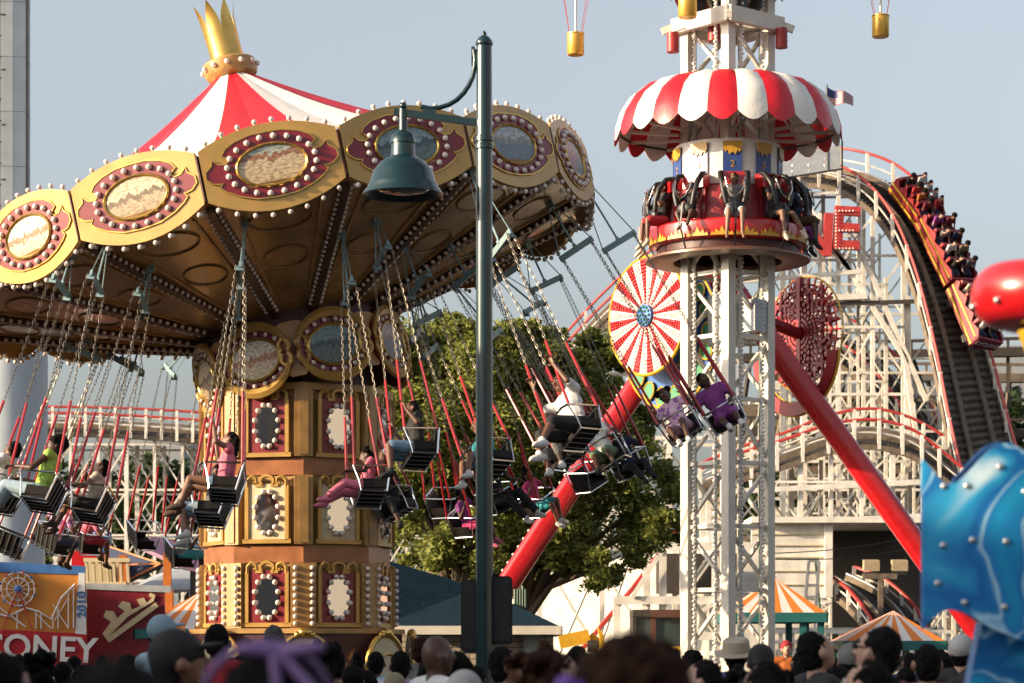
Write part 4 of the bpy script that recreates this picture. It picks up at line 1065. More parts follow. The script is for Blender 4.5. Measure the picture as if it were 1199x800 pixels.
# white sheds and boarded wall
wall = thing('white_boarded_wall', 'long cream painted board wall behind the excavator', 'wall', (P(700, 0, 70).x, 70, 0))
b = MB(); a = [P(588, 705, 72), P(640, 690, 71.5), P(700, 664, 71), P(760, 640, 70.5), P(830, 628, 70), P(908, 640, 70)]
vs = [V((p.x, p.y, 0)) for p in a]+[V(p) for p in a]; n = len(a); vs += [v+V((0, .15, 0)) for v in vs]
fs = [(i, i+1, n+i+1, n+i) for i in range(n-1)]+[(2*n+i+1, 2*n+i, 3*n+i, 3*n+i+1) for i in range(n-1)]+[(n+i, n+i+1, 3*n+i+1, 3*n+i) for i in range(n-1)]+[(0, n, 3*n, 2*n), (n-1, 3*n-1, 4*n-1, 2*n-1)]
b._add(vs, fs); put('board_face', b, 'white_wood', wall)
for px, yy in ((632, 695), (705, 664), (790, 635)):
    b = MB(); p = P(px, yy, 69.6); b.beam((p.x, p.y, 0), p, .14); put('post', b, 'white_wood', wall)
for px0, px1 in ((640, 700), (700, 655), (735, 700), (700, 770)):
    b = MB(); b.tube(P(px0, 660, 69.3), P(px1, 765, 69.3), .05, n=5); put('stay', b, 'white_wood', wall)
b = MB(); b.poly([P(672, 772, 68), P(740, 690, 68), P(800, 612, 68)], .07, 5); put('handrail', b, 'rail_red', wall)
trs = thing('white_stair_trestle', 'short white trestle with stair beside the excavator cab', 'trestle', (P(770, 0, 68).x, 68, 0))
for px in (722, 757, 776, 800, 838):
    b = MB(); b.beam(P(px, 765, 67), P(px, 620 if px > 740 else 700, 67), .2); put('post', b, 'white_wood', trs)
for y0 in (640, 703, 745):
    b = MB(); b.beam(P(718, y0, 66.8), P(860, y0, 66.8), .14, .22); put('ledger', b, 'white_wood', trs)
for q in (((722, 760), (757, 710)), ((740, 700), (775, 645)), ((800, 700), (838, 645)), ((776, 745), (838, 705))):
    b = MB(); b.beam(P(*q[0], 66.7), P(*q[1], 66.7), .12); put('brace', b, 'white_wood', trs)
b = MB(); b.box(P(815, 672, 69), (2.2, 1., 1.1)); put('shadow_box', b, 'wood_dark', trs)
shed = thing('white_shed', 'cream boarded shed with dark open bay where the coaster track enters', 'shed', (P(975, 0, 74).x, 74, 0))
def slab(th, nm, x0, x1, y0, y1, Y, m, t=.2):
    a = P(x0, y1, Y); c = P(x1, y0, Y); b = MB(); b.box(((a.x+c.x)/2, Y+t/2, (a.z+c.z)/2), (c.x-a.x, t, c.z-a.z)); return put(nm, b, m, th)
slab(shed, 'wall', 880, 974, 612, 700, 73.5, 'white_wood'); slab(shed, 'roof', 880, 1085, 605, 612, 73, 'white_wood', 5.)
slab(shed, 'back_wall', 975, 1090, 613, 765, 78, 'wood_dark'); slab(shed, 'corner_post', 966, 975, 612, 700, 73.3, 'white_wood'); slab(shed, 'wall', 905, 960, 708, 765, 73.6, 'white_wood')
for i, y in enumerate((625, 638, 652, 668, 684)): slab(shed, 'board_line', 880, 972, y, y+1.2, 73.44, 'cream', .05)
b = MB(); b.beam(P(1010, 675, 72.5), P(1050, 675, 72.5), .16); b.beam(P(1031, 765, 72.5), P(1031, 675, 72.5), .14); put('frame', b, 'wood_grey', shed)
slab(shed, 'floor_beam', 906, 1090, 735, 741, 72.6, 'white_wood')
for x0 in (1010, 1043): 
    t = thing('cream_loudspeaker', 'cream box loudspeaker under the shed roof, '+('left one' if x0 == 1010 else 'right one nearer the red leg'), 'loudspeaker', P(x0+10, 672, 73)); a = P(x0+10, 662, 73)
    b = MB(); b.box(a, (.46, .36, .30), rotx(.15)); put('cabinet', b, 'ply', t); b = MB(); b.box(a-V((0, -.02, .24)), (.4, .3, .08)); put('bracket', b, 'steel_dark', t)
# white fence at foot of coaster
fen = thing('white_railing', 'white post and rail fence at the foot of the coaster shed', 'fence', P(1000, 765, 60))
for k in range(16):
    x = 900+k*14; b = MB(); b.beam(P(x, 768, 60), P(x, 738, 60), .09); put('post', b, 'white_wood', fen)
for y in (740, 752):
    b = MB(); b.beam(P(895, y, 59.9), P(1115, y, 59.9), .07, .09); put('rail', b, 'white_wood', fen)
# ladder
lad = thing('step_ladder', 'tall aluminium step ladder standing in front of the white shed', 'ladder', P(945, 765, 66))
for x0, x1 in ((938, 947), (952, 959)):
    b = MB(); b.beam(P(x0, 765, 66), P(x1, 657, 66), .06, .08); put('stile', b, 'silver', lad)
for i in range(8):
    f = i/7; b = MB(); b.beam(P(938+9*f, 755-98*f, 66), P(952+7*f, 755-98*f, 66), .04, .06); put('rung', b, 'silver', lad)
b = MB(); b.beam(P(965, 765, 67), P(955, 658, 66), .05); put('rear_leg', b, 'green_pipe', lad)
# sign letters
sign = thing('letter_sign', 'big red letters edged with bulbs on the coaster side, reading ONE in part', 'sign', P(960, 300, 83.6))
for ch, px, py, sz in (('E', 990, 270, 1.95), ('N', 951, 277, 1.95), ('O', 916, 287, 1.95), ('L', 882, 297, 1.95)):
    p = P(px, py, 83.6); m = Matrix.Translation(p) @ Matrix.Rotation(R(3), 4, 'Y') @ Matrix.Rotation(R(90), 4, 'X'); q = put('letter', text_mb(ch, m, sz, .14, bold=.06), 'rail_red', sign)
for x, y in [(979+i*4, y) for y in (247, 270, 291) for i in range(6)]+[(979, 251+i*4) for i in range(11)]:
    b = MB(); b.ell(P(x, y, 83.4), .035, 6, 4); put('light_bulb', b, 'bulb', sign, 60)
b = MB(); b.beam(P(860, 330, 84), P(1010, 318, 84), .14); b.beam(P(960, 330, 84), P(960, 250, 84), .12); b.beam(P(1006, 330, 84), P(1006, 250, 84), .12); put('sign_frame', b, 'white_wood', sign)
# billboard panel and flag
bb = thing('grey_panel_screen', 'translucent grey panelled screen behind the right of the awning', 'screen', P(940, 205, 84))
for i in range(5):
    b = MB(); x0, x1 = 890+i*19, 908+i*19; o = (i-2)*-3
    a = [P(x0, 178+o+1, 84), P(x1, 176+o, 84), P(x1, 206+o-2, 84), P(x0, 207+o, 84)]; b._add([V(p) for p in a]+[V(p)+V((0, .08, 0)) for p in a], [(3, 2, 1, 0), (4, 5, 6, 7), (0, 1, 5, 4), (1, 2, 6, 5), (2, 3, 7, 6), (3, 0, 4, 7)]); put('panel', b, 'panel_grey', bb)
b = MB(); b.beam(P(986, 165, 83.9), P(986, 205, 83.9), .06); b.beam(P(886, 214, 83.9), P(986, 198, 83.9), .06); b.beam(P(930, 212, 84), P(930, 240, 86), .12); put('frame', b, 'steel_dark', bb)
fl = thing('flag', 'small striped flag with blue corner flying right of the awning', 'flag', P(969, 200, 84))
b = MB(); b.tube(P(969, 200, 84), P(968, 99, 84), .03, n=6); put('pole', b, 'steel_dark', fl)
b = MB(); nx_, nz_ = 16, 13
for j in range(nz_):
    b.m = j % 2
    vs = []
    for i in range(nx_+1):
        f = i/nx_; px = 969+30*f; w2 = math.sin(f*7)*1.8; h = 20*(1-.45*f); y0 = 102+10*f+w2
        vs += [P(px, y0+h*j/nz_, 84+.15*math.sin(f*8)), P(px, y0+h*(j+1)/nz_, 84+.15*math.sin(f*8))]
    b._add(vs, [(2*i, 2*i+1, 2*i+3, 2*i+2) for i in range(nx_)])
b.m = 2; vs = []
for i in range(7):
    f = i/nx_; w2 = math.sin(f*7)*1.8; y0 = 102+10*f+w2; h = 20*(1-.45*f); vs += [P(969+30*f, y0, 83.97+.15*math.sin(f*8)), P(969+30*f, y0+h*.5, 83.97+.15*math.sin(f*8))]
b._add(vs, [(2*i, 2*i+1, 2*i+3, 2*i+2) for i in range(6)]); put('cloth', b, ['flag_red', 'c_white', 'flag_blue'], fl, 60)
for px, y0, y1 in ((1075, 208, 235), (1139, 312, 345)):
    t = thing('thin_mast', 'thin grey mast rising beside the '+('crest' if px == 1075 else 'lower part')+' of the coaster drop', 'mast', P(px, y1, 86)); b = MB(); b.tube(P(px, y1+30, 86), P(px, y0, 86), .09, n=6); put('rod', b, 'steel_dark', t)
# coaster train
train = thing('coaster_train', 'red coaster train of three cars with yellow stripes diving down the drop', 'coaster train', P(1090, 300, 84))
mat('train_red', (.28, .012, .018), .4, 0, .15)
CARS = [((1032, 222, 85.2), (1078, 218, 86.2), (1062, 262, 84.6), (1108, 262, 85.6)), ((1068, 268, 84.4), (1106, 260, 85.5), (1102, 338, 83.4), (1140, 334, 84.5)), ((1106, 346, 83.2), (1140, 340, 84.4), (1136, 410, 82.2), (1164, 404, 83.4))]
CF = []
for ci, q in enumerate(CARS):
    bl, br, fl_, fr = [P(*k) for k in q]; fw = ((fl_+fr)-(bl+br)).normalized(); rt = ((br-bl)+(fr-fl_)).normalized(); rt = (rt-fw*rt.dot(fw)).normalized(); up = rt.cross(fw).normalized()
    if up.z < 0: up = -up
    rt = fw.cross(up).normalized()
    M = Matrix((rt, fw, up)).transposed().to_4x4(); M.translation = (bl+br+fl_+fr)/4; Lc = ((fl_+fr)/2-(bl+br)/2).length; wd = 1.25; CF.append((M, Lc, wd))
    side = [(-Lc/2, 0), (Lc/2-.15, 0), (Lc/2, .15), (Lc/2, .42), (Lc/2-.25, .55)]
    for k in range(3): y = Lc/2-.25-(k+1)*(Lc-.3)/3; side += [(y+.25, .42), (y+.05, .62)]
    side += [(-Lc/2, .45)]
    b = MB(); b.M = M
    for x in (-wd/2, wd/2-.06):
        m2 = Matrix(((0, 0, 1), (1, 0, 0), (0, 1, 0))).to_4x4()
        n = len(side); vs = [(x, y, z) for y, z in side]+[(x+.06, y, z) for y, z in side]
        b._add(vs, [tuple(range(n))[::-1], tuple(range(n, 2*n))]+[(i, (i+1) % n, n+(i+1) % n, n+i) for i in range(n)])
    b.box((0, 0, -.02), (wd, Lc, .08)); b.box((0, Lc/2-.03, .22), (wd, .08, .42)); b.box((0, -Lc/2+.03, .3), (wd, .08, .5))
    for k in range(4): y = -Lc/2+.12+k*(Lc-.2)/4; b.box((0, y, .38), (wd-.1, .10, .6))
    car = put('car', b, 'train_red', train)
    b = MB(); b.M = M
    for x in (-wd/2-.012, wd/2+.012): b.beam((x, -Lc/2, .06), (x, Lc/2, .06), .02, .07); b.beam((x, -Lc/2, .30), (x, Lc/2-.1, .34), .02, .06)
    put('yellow_stripe', b, 'yellow', car)
    for x in (-.5, .5):
        for y in (-Lc*.32, Lc*.32): b = MB(); b.M = M; b.tube((x-.04, y, -.16), (x+.04, y, -.16), .15, n=12); put('wheel', b, 'steel_dark', car)
    if ci == 2:
        b = MB(); b.M = M; b.box((0, Lc/2+.03, .2), (wd*.9, .04, .34)); put('nose_plate', b, 'c_maroon', car)
        put('lettering', text_mb('CYCLONE', M @ Matrix.Translation((0, Lc/2+.055, .2)) @ Matrix.Rotation(math.pi, 4, 'Z') @ Matrix.Rotation(R(90), 4, 'X'), .24, .006), 'white_text', car)
# ------------------------------------------------------------------ small buildings, booths, banner
house = thing('brick_kiosk', 'low pale brick building with dark slate hip roof behind the lamp post', 'building', P(540, 765, 47))
YH = 46.
def wallbox(th, nm, x0, x1, y0, y1, Y, depth, m): a = P(x0, y1, Y); c = P(x1, y0, Y); b = MB(); b.box(((a.x+c.x)/2, Y+depth/2, (max(0, a.z)+c.z)/2), (c.x-a.x, depth, c.z-max(0, a.z))); return put(nm, b, m, th)
m_ = bpy.data.materials.new('brick_wall'); m_.use_nodes = True; nt = m_.node_tree; bk = nt.nodes.new('ShaderNodeTexBrick'); bs = nt.nodes['Principled BSDF']; tc = nt.nodes.new('ShaderNodeTexCoord'); mp = nt.nodes.new('ShaderNodeMapping')
mp.inputs['Rotation'].default_value = (R(90), 0, 0); bk.inputs['Scale'].default_value = 1; bk.inputs['Brick Width'].default_value = .32; bk.inputs['Row Height'].default_value = .11; bk.inputs['Mortar Size'].default_value = .012
bk.inputs['Color1'].default_value = (.42, .36, .28, 1); bk.inputs['Color2'].default_value = (.34, .29, .23, 1); bk.inputs['Mortar'].default_value = (.16, .13, .11, 1); bs.inputs['Roughness'].default_value = .85
nt.links.new(tc.outputs['Object'], mp.inputs['Vector']); nt.links.new(mp.outputs['Vector'], bk.inputs['Vector']); nt.links.new(bk.outputs['Color'], bs.inputs['Base Color']); MATS['brick'] = m_
wallbox(house, 'wall', 455, 648, 737, 830, YH+.6, 5., 'brick')
b = MB(); e0 = P(445, 733, YH); e1 = P(655, 733, YH); r0 = P(425, 648, YH+3.2); r1 = P(560, 688, YH+3.2); bk0 = V((e0.x, YH+7, e0.z)); bk1 = V((e1.x, YH+7, e1.z))
vs = [e0, e1, r1, r0, bk0, bk1]; b._add(vs, [(0, 1, 2, 3), (1, 5, 2), (3, 2, 5, 4), (0, 3, 4)]); put('roof', b, 'roof_slate', house)
b = MB(); b.beam(P(445, 738, YH-.02), P(657, 738, YH-.02), .12, .16); b.beam(e1-V((0, 0, .08)), bk1-V((0, 0, .08)), .12, .16); put('fascia_board', b, 'white_paint', house)
b = MB(); b.box(P(622, 749, YH+.55), (.28, .1, .5)); put('notice_box', b, 'panel_grey', house)
for i in range(5): b = MB(); b.tube(P(603+i*3, 712, 48), P(603+i*3, 690-(i == 3)*4, 48), .03, n=5); put('vent_pipe', b, 'green_pipe', house)

def tent(nm, label, cx, apy, x0, x1, ey, Y, dep, valance='teal', front_n=9, posts=()):
    t = thing(nm, label, 'ticket booth', P((x0+x1)/2, 765, Y)); A = P(cx, apy, Y+dep/2); a = P(x0, ey, Y); c = P(x1, ey, Y); d = c+V((0, dep, 0)); e = a+V((0, dep, 0))
    b = MB()
    for (p, q, n) in ((a, c, front_n), (c, d, front_n), (d, e, front_n), (e, a, front_n)):
        for i in range(n): b.m = i % 2; b._add([p.lerp(q, i/n), p.lerp(q, (i+1)/n), A], [(0, 1, 2)])
    put('striped_roof', b, ['tent_orange', 'tent_white'], t)
    b = MB(); h = V((0, 0, .16))
    for p, q in ((a, c), (c, d), (d, e), (e, a)): b.beam(p-h*.5, q-h*.5, .06, .18)
    put('eave_board', b, valance, t)
    for px in posts:
        for dy in (.12, dep-.12): b = MB(); p = P(px, ey, Y+dy); p.x = P(px, 0, Y).x; b.beam((p.x, p.y, 0), (p.x, p.y, a.z-.1), .12); put('post', b, valance, t)
    b = MB(); b.box(((a.x+c.x)/2, Y+dep/2, .5), (c.x-a.x-.3, dep-.4, 1.)); put('counter', b, valance, t)
    return t
tent('striped_ticket_booth', 'orange and white striped peaked booth roof on teal posts right of the white tower', 908, 677, 850, 968, 718, 46, 2.6, posts=(868, 941, 962))
tent('striped_ticket_booth', 'orange and white striped tent roof low behind the heads of the man in sunglasses', 1046, 715, 990, 1108, 751, 47, 2.6, posts=(996, 1102))
tent('striped_ticket_booth', 'pale striped tent roof with teal side low beside the carousel column on the left', 236, 692, 158, 262, 737, 45, 2.6, posts=(164, 256))
# excavator
YE = 55.; ex = thing('excavator', 'yellow excavator with dark glazed cab parked behind the crowd', 'excavator', P(775, 765, YE)); E_ = lambda x, y, d=0: P(x, y, YE+d)
def bx(th, nm, x0, x1, y0, y1, Y, dep, m, sm=None):
    a = P(x0, y1, Y); c = P(x1, y0, Y); b = MB(); b.box(((a.x+c.x)/2, Y+dep/2, (a.z+c.z)/2), (c.x-a.x, dep, c.z-a.z)); return put(nm, b, m, th)
cab = bx(ex, 'cab_frame', 741, 745, 720, 790, YE, 1.4, 'wood_dark'); bx(ex, 'cab_frame', 762, 768, 722, 790, YE, .1, 'brown_roof'); bx(ex, 'cab_frame', 797, 802, 722, 790, YE, .1, 'brown_roof')
bx(ex, 'cab_roof', 741, 762, 714, 722, YE-.05, 1.6, 'wood_dark'); bx(ex, 'cab_roof', 762, 804, 714, 723, YE-.1, 1.6, 'brown_roof'); bx(ex, 'window', 768, 797, 723, 758, YE+.06, .03, 'glass_dark'); bx(ex, 'window', 745, 762, 722, 765, YE+.06, .03, 'glass_dark')
bx(ex, 'back_window', 768, 797, 723, 758, YE+1.3, .03, 'panel_grey'); bx(ex, 'seat', 772, 780, 742, 760, YE+.6, .4, 'seat_dark')
hood = bx(ex, 'hood', 768, 812, 757, 800, YE-.2, 1.6, 'case_yellow'); put('lettering', text_mb('CASE', Matrix.Translation(P(790, 767, YE-.215)) @ Matrix.Rotation(R(90), 4, 'X'), .26, .006, bold=.01), 'black_pad', hood)
bx(ex, 'track', 735, 830, 800, 850, YE-.4, 2.2, 'steel_dark')
b = MB(); b.beam(E_(655, 752), E_(690, 745), .34, .3); b.beam(E_(690, 745), E_(712, 762), .2); put('boom', b, 'case_yellow', ex)
b = MB(); b.tube(E_(688, 757, -.2), E_(700, 757, -.2), .14, n=10); put('hydraulic_ram', b, 'steel_dark', ex)
b = MB(); m = Matrix.Translation(E_(697, 757, -.3)); b.M = m; b.prism([(-.02, -.5), (.14, -.45), (.22, -.1), (.16, .3), (.04, .42), (.10, .1), (.08, -.2)], .5); put('bucket', b, 'case_yellow', ex)
# banner left
YB = 44.; ban = thing('fair_banner', 'orange painted banner with a drawn big wheel and coaster over a red strip of lettering', 'banner', P(40, 765, YB)); q_ = lambda x, y, d=0.: P(x, y, YB-d)
def sheet(th, nm, pts, t, m, d=0.): b = MB(); ps = [P(x, y, YB-d) for x, y in pts]; n = len(ps); b._add(ps+[p+V((0, t, 0)) for p in ps], [tuple(range(n)), tuple(range(2*n-1, n-1, -1))]+[((i+1) % n, i, n+i, n+(i+1) % n) for i in range(n)]); return put(nm, b, m, th)
bd = sheet(ban, 'painted_board', [(-60, 742), (101, 742), (99, 668), (-60, 662)], .08, 'banner_orange')
sheet(ban, 'blue_border', [(-60, 668), (99, 673), (99, 663), (-60, 655)], .10, 'banner_blue', .02)
sheet(ban, 'red_strip', [(-60, 790), (102, 790), (101, 742), (-60, 734)], .10, 'banner_red', .02)
sheet(ban, 'white_strip', [(88, 742), (101, 743), (99, 671), (92, 671)], .02, 'white_text', .03)
b = MB(); wc = q_(21, 690, .05)
for r in (.30, .20): b.poly([wc+V((r*math.cos(t), 0, r*math.sin(t))) for t in [2*math.pi*i/28 for i in range(28)]], .012, 4, closed=True)
for i in range(12): t = 2*math.pi*i/12; b.beam(wc, wc+V((.30*math.cos(t), 0, .30*math.sin(t))), .012)
b.poly([q_(x, y, .05) for x, y in ((-60, 722), (-20, 715), (10, 722), (30, 712), (45, 716), (60, 725), (72, 700), (88, 684))], .018, 4)
b.poly([q_(x, y, .05) for x, y in ((-60, 735), (0, 712), (30, 734))], .014, 4)
for x, y in ((42, 714), (48, 718), (62, 722), (68, 706), (80, 690), (86, 686), (20, 716)): b.beam(q_(x, y, .05), q_(x, 736, .05), .018)
for a_, c_ in (((42, 718), (60, 736)), ((62, 708), (80, 736)), ((64, 726), (80, 700))): b.beam(q_(*a_, .05), q_(*c_, .05), .014)
put('coaster_drawing', b, 'white_text', ban)
b = MB(); b.m = 0; b.beam(q_(21, 690, .07), q_(2, 740, .07), .022); b.beam(q_(21, 690, .07), q_(38, 738, .07), .022)
for i in range(12): t = 2*math.pi*i/12+.2; b.m = i % 2; b.ell(wc+V((.32*math.cos(t), -.02, .32*math.sin(t))), .025, 6, 4)
b.m = 1; b.ell(wc, (.07, .04, .07)); put('wheel_drawing', b, ['rail_red', 'banner_blue'], ban)
put('lettering', text_mb('CONEY', Matrix.Translation(q_(44, 760, .06)) @ Matrix.Rotation(R(3), 4, 'Y') @ Matrix.Rotation(R(90), 4, 'X'), .62, .01, bold=.012), 'white_text', ban)
put('lettering', text_mb('2010', Matrix.Translation(q_(96, 708, .05)) @ Matrix.Rotation(R(-90), 4, 'Y') @ Matrix.Rotation(R(90), 4, 'X'), .24, .006, bold=.004), 'banner_blue', ban)
# red wave-painted ride front
YB = 45.; wav = thing('red_ride_booth', 'red painted ride front with cream wave scrolls beside the orange banner', 'ride front', P(145, 765, YB))
sheet(wav, 'front_board', [(101, 790), (196, 790), (192, 692), (102, 690)], .1, 'deep_red')
sheet(wav, 'top_rail', [(100, 690), (200, 694), (200, 686), (100, 683)], .14, 'panel_grey', .03)
b = MB()
wv = [(120, 742), (130, 728), (121, 722), (124, 715), (133, 716), (137, 724), (146, 716), (138, 710), (143, 704), (152, 706), (154, 714), (164, 710), (160, 702), (168, 700), (172, 706), (178, 700), (174, 698), (176, 694), (182, 697), (180, 704), (150, 722), (124, 748)]
ps = [P(x, y, YB-.04) for x, y in wv]; n = len(ps); b._add(ps+[p+V((0, .03, 0)) for p in ps], [tuple(range(n))[::-1], tuple(range(n, 2*n))]+[((i+1) % n, i, n+i, n+(i+1) % n) for i in range(n)]); b.beam(P(126, 750, YB-.05), P(184, 708, YB-.05), .03, .10); put('wave_scroll', b, 'cream', wav)
tub = thing('slatted_cream_car', 'cream slatted ride car raised above the red ride front', 'ride car', P(125, 685, 47)); b = MB()
for i in range(7): x = 101+i*8; b.beam(P(x+2, 688, 47), P(x, 655, 47), .12, .05)
b.beam(P(98, 656, 46.95), P(152, 656, 46.95), .08); b.beam(P(102, 684, 46.95), P(148, 684, 46.95), .08); b.box(P(125, 672, 47.6), (.7, .8, .5)); put('tub', b, 'cream', tub); b = MB(); b.box(P(125, 690, 47.4), (.7, .3, .12)); put('chassis', b, 'steel_dark', tub)
bl = thing('blue_ride_car', 'small blue ride car with white bulbs beyond the cream car', 'ride car', P(115, 640, 48.5)); b = MB(); b.m = 0; b.box(P(115, 635, 48.5), (.45, .5, .42)); b.m = 1
for i in range(3): b.ell(P(110+i*6, 626, 48.2), .04)
put('tub', b, ['banner_blue', 'bulb'], bl); b = MB(); b.box(P(113, 655, 48.6), (.9, .5, .3)); put('red_base', b, 'ride_red', bl)
dt = thing('dark_canopy', 'dark blue triangular canopy with orange edging beside the purple roof', 'canopy', P(155, 765, 48)); b = MB()
c1, c2, c3 = P(128, 640, 48), P(188, 660, 47), P(128, 690, 47.5); b._add([c1, c2, c3, c1+V((0, .8, 0)), c2+V((0, .8, 0)), c3+V((0, .8, 0))], [(0, 1, 2), (5, 4, 3), (0, 3, 4, 1), (1, 4, 5, 2), (2, 5, 3, 0)]); put('cloth', b, 'c_navy', dt)
b = MB(); b.beam(c1, c2, .03); b.beam(c2, c3, .03); b.beam(P(128, 662, 47.4), c2, .03); put('edging', b, 'post_orange', dt)
for px, y0, lab in ((144, 650, 'orange steel post under the dark canopy'), (196, 648, 'orange steel post under the purple roof')):
    t = thing('orange_post', lab, 'post', P(px, 765, 47)); b = MB(); p = P(px, y0, 47); b.beam((p.x, 47, 0), p, .11, .15); b.box(P(px, 706, 46.9), (.22, .2, .5)); put('post', b, 'post_orange', t)
pr_ = thing('purple_roof', 'dull purple slanted canopy roof left of the carousel column', 'canopy', P(200, 765, 48)); b = MB(); ps = [P(166, 640, 48), P(178, 628, 49), P(240, 640, 49), P(240, 668, 47.4), P(214, 662, 47.4)]
n = 5; b._add(ps+[p-V((0, 0, .08)) for p in ps], [tuple(range(n)), tuple(range(2*n-1, n-1, -1))]+[((i+1) % n, i, n+i, n+(i+1) % n) for i in range(n)]); put('cloth', b, 'purple_cloth', pr_)
b = MB(); b.beam(P(226, 665, 47.5), V((P(226, 0, 47.5).x, 47.5, 0)), .1); put('post', b, 'steel_dark', pr_)
gr = thing('grey_ramp', 'flat grey ramp panel behind the orange posts', 'ramp', P(200, 700, 49)); b = MB(); b._add([P(150, 692, 48.6), P(238, 690, 48.6), P(238, 652, 51), P(175, 676, 51)]+[P(150, 695, 48.6), P(238, 693, 48.6), P(238, 655, 51), P(175, 679, 51)], [(0, 1, 2, 3), (7, 6, 5, 4), (0, 4, 5, 1), (1, 5, 6, 2), (2, 6, 7, 3), (3, 7, 4, 0)]); put('deck', b, 'panel_grey', gr)
# tall tower at left edge
YT = 70.; tw = thing('tall_observation_tower', 'tall pale grey steel tower with cable rail along the left edge', 'tower', P(15, 765, YT)); zt_ = 36.
xc = P(10, 0, YT).x; b = MB(); n = 8
oc = [(.80*math.cos(R(52+90*i)), .80*math.sin(R(52+90*i))) for i in range(4)]
for i in range(4):
    (x0, y0), (x1, y1) = oc[i], oc[(i+1) % 4]; b._add([(xc+x0, YT+y0, 0), (xc+x1, YT+y1, 0), (xc+x1, YT+y1, zt_), (xc+x0, YT+y0, zt_)], [(0, 1, 2, 3)])
put('shaft', b, 'tower_grey', tw)
for i in range(22):
    b = MB(); z = 1.5+i*1.55; b.poly([(xc+x*1.002, YT+y*1.002, z) for x, y in oc], .010, 4, closed=True); b.box((xc-.0, YT-.66, z-.4), (.12, .04, .04)); put('seam', b, 'steel_dark', tw)
b = MB(); b.beam((xc+.64, YT-.56, 0), (xc+.64, YT-.56, zt_), .05, .08); put('guide_rail', b, 'steel_dark', tw); b = MB(); b.beam((xc-.12, YT-.68, 0), (xc-.12, YT-.68, zt_), .05, .05)
for i in range(60): b.box((xc-.12, YT-.72, .5+i*.6), (.12, .05, .05))
put('cable_ladder', b, 'brown_roof', tw)
bz = P(10, 400, YT).z
b = MB(); b.lathe([(.72, bz-12), (.95, bz-9), (1.12, bz-2.2), (1.12, bz-.4), (.72, bz)], 16, (xc, YT, 0)); put('lower_housing', b, 'tower_grey', tw, 30)
# ------------------------------------------------------------------ foreground ride pieces
YF = 9.; fb = thing('blue_ride_vehicle', 'blurred blue wavy edged ride panel airbrushed with lightning and silver bolts, close at right', 'ride vehicle', P(1150, 765, YF))
def shell(topc, botc, Y, curve, t, m, name, th):
    n = len(topc); b = MB(); f = []; k = []
    for (x, y0), (x2, y1) in zip(topc, botc):
        u = (x-1080)/(1300-1080); dy = -curve*math.sin(math.pi*min(1, u*1.0+.02))
        f.append([P(x+(x2-x)*j/8, y0+(y1-y0)*j/8, Y) + V((0, dy, 0)) for j in range(9)])
    vs = [p for r_ in f for p in r_]+[p+V((0, t, 0)) for r_ in f for p in r_]; o = n*9
    fs = []
    for i in range(n-1):
        for j in range(8): fs += [(i*9+j, i*9+j+1, (i+1)*9+j+1, (i+1)*9+j), (o+i*9+j, o+(i+1)*9+j, o+(i+1)*9+j+1, o+i*9+j+1)]
        fs += [(i*9, (i+1)*9, o+(i+1)*9, o+i*9), (i*9+8, o+i*9+8, o+(i+1)*9+8, (i+1)*9+8)]
    for j in range(8): fs += [(j, o+j, o+j+1, j+1), ((n-1)*9+j, (n-1)*9+j+1, o+(n-1)*9+j+1, o+(n-1)*9+j)]
    b._add(vs, fs); return put(name, b, m, th, 50)
tp = [(1080, 538), (1090, 549), (1103, 565), (1117, 566), (1130, 556), (1150, 535), (1165, 523), (1180, 521), (1200, 532), (1225, 545), (1260, 530), (1300, 520)]
bt = [(1080, 738), (1090, 725), (1105, 715), (1120, 716), (1135, 722), (1155, 734), (1172, 742), (1187, 748), (1200, 752), (1225, 760), (1260, 765), (1300, 760)]
def dense(pl, n=40):
    out = []; k = len(pl)
    for i in range(n):
        t = i/(n-1)*(k-1); j = min(int(t), k-2); u = t-j; q = [pl[max(j-1, 0)], pl[j], pl[j+1], pl[min(j+2, k-1)]]
        out.append(tuple(.5*((2*q[1][d])+(q[2][d]-q[0][d])*u+(2*q[0][d]-5*q[1][d]+4*q[2][d]-q[3][d])*u*u+(3*q[1][d]-q[0][d]-3*q[2][d]+q[3][d])*u**3) for d in (0, 1)))
    return out
tp = dense(tp); bt = dense(bt)
pn = shell(tp, bt, YF, .06, .03, 'lightning', 'front_shell', fb)
tp2 = [(x, y-(6 if 1120 < x < 1200 else 0)) for x, y in tp]; shell([(x, y) for x, y in tp2], [(x, y-4) for x, y in bt], YF+.35, -.12, .03, 'banner_blue', 'rear_shell', fb)
lg = shell([(1148, 728), (1165, 735), (1185, 745), (1210, 752)], [(1128, 830), (1150, 830), (1180, 830), (1215, 830)], YF+.1, .03, .12, 'lightning', 'lower_arm', fb)
for x, y in ((1130, 570), (1167, 548), (1103, 639), (1136, 633), (1174, 635), (1097, 683), (1127, 706), (1172, 711), (1196, 577), (1104, 570)):
    b = MB(); u = (x-1080)/220; b.ell(P(x, y, YF)+V((0, -.06*math.sin(math.pi*(u+.02))-.004, 0)), (.012, .006, .012), 12, 8); put('bolt', b, 'silver', pn, 60)
b = MB(); p = P(1170, 700, YF+.4); b.beam((p.x+.2, YF+.25, 0), (p.x+.2, YF+.25, P(0, 560, YF).z), .12, .12); put('support_post', b, 'banner_blue', fb)
rf = thing('red_ride_tube', 'glossy red rounded ride part with bulbs, blurred at the right edge', 'ride part', P(1180, 350, 9.))
cR = P(1232, 350, 9.3); b = MB(); ms = rotx(R(8)); 
prof = []
for i in range(13):
    t = -math.pi/2+math.pi*i/12; prof.append((.20+.105*math.cos(t), .115*math.sin(t)))
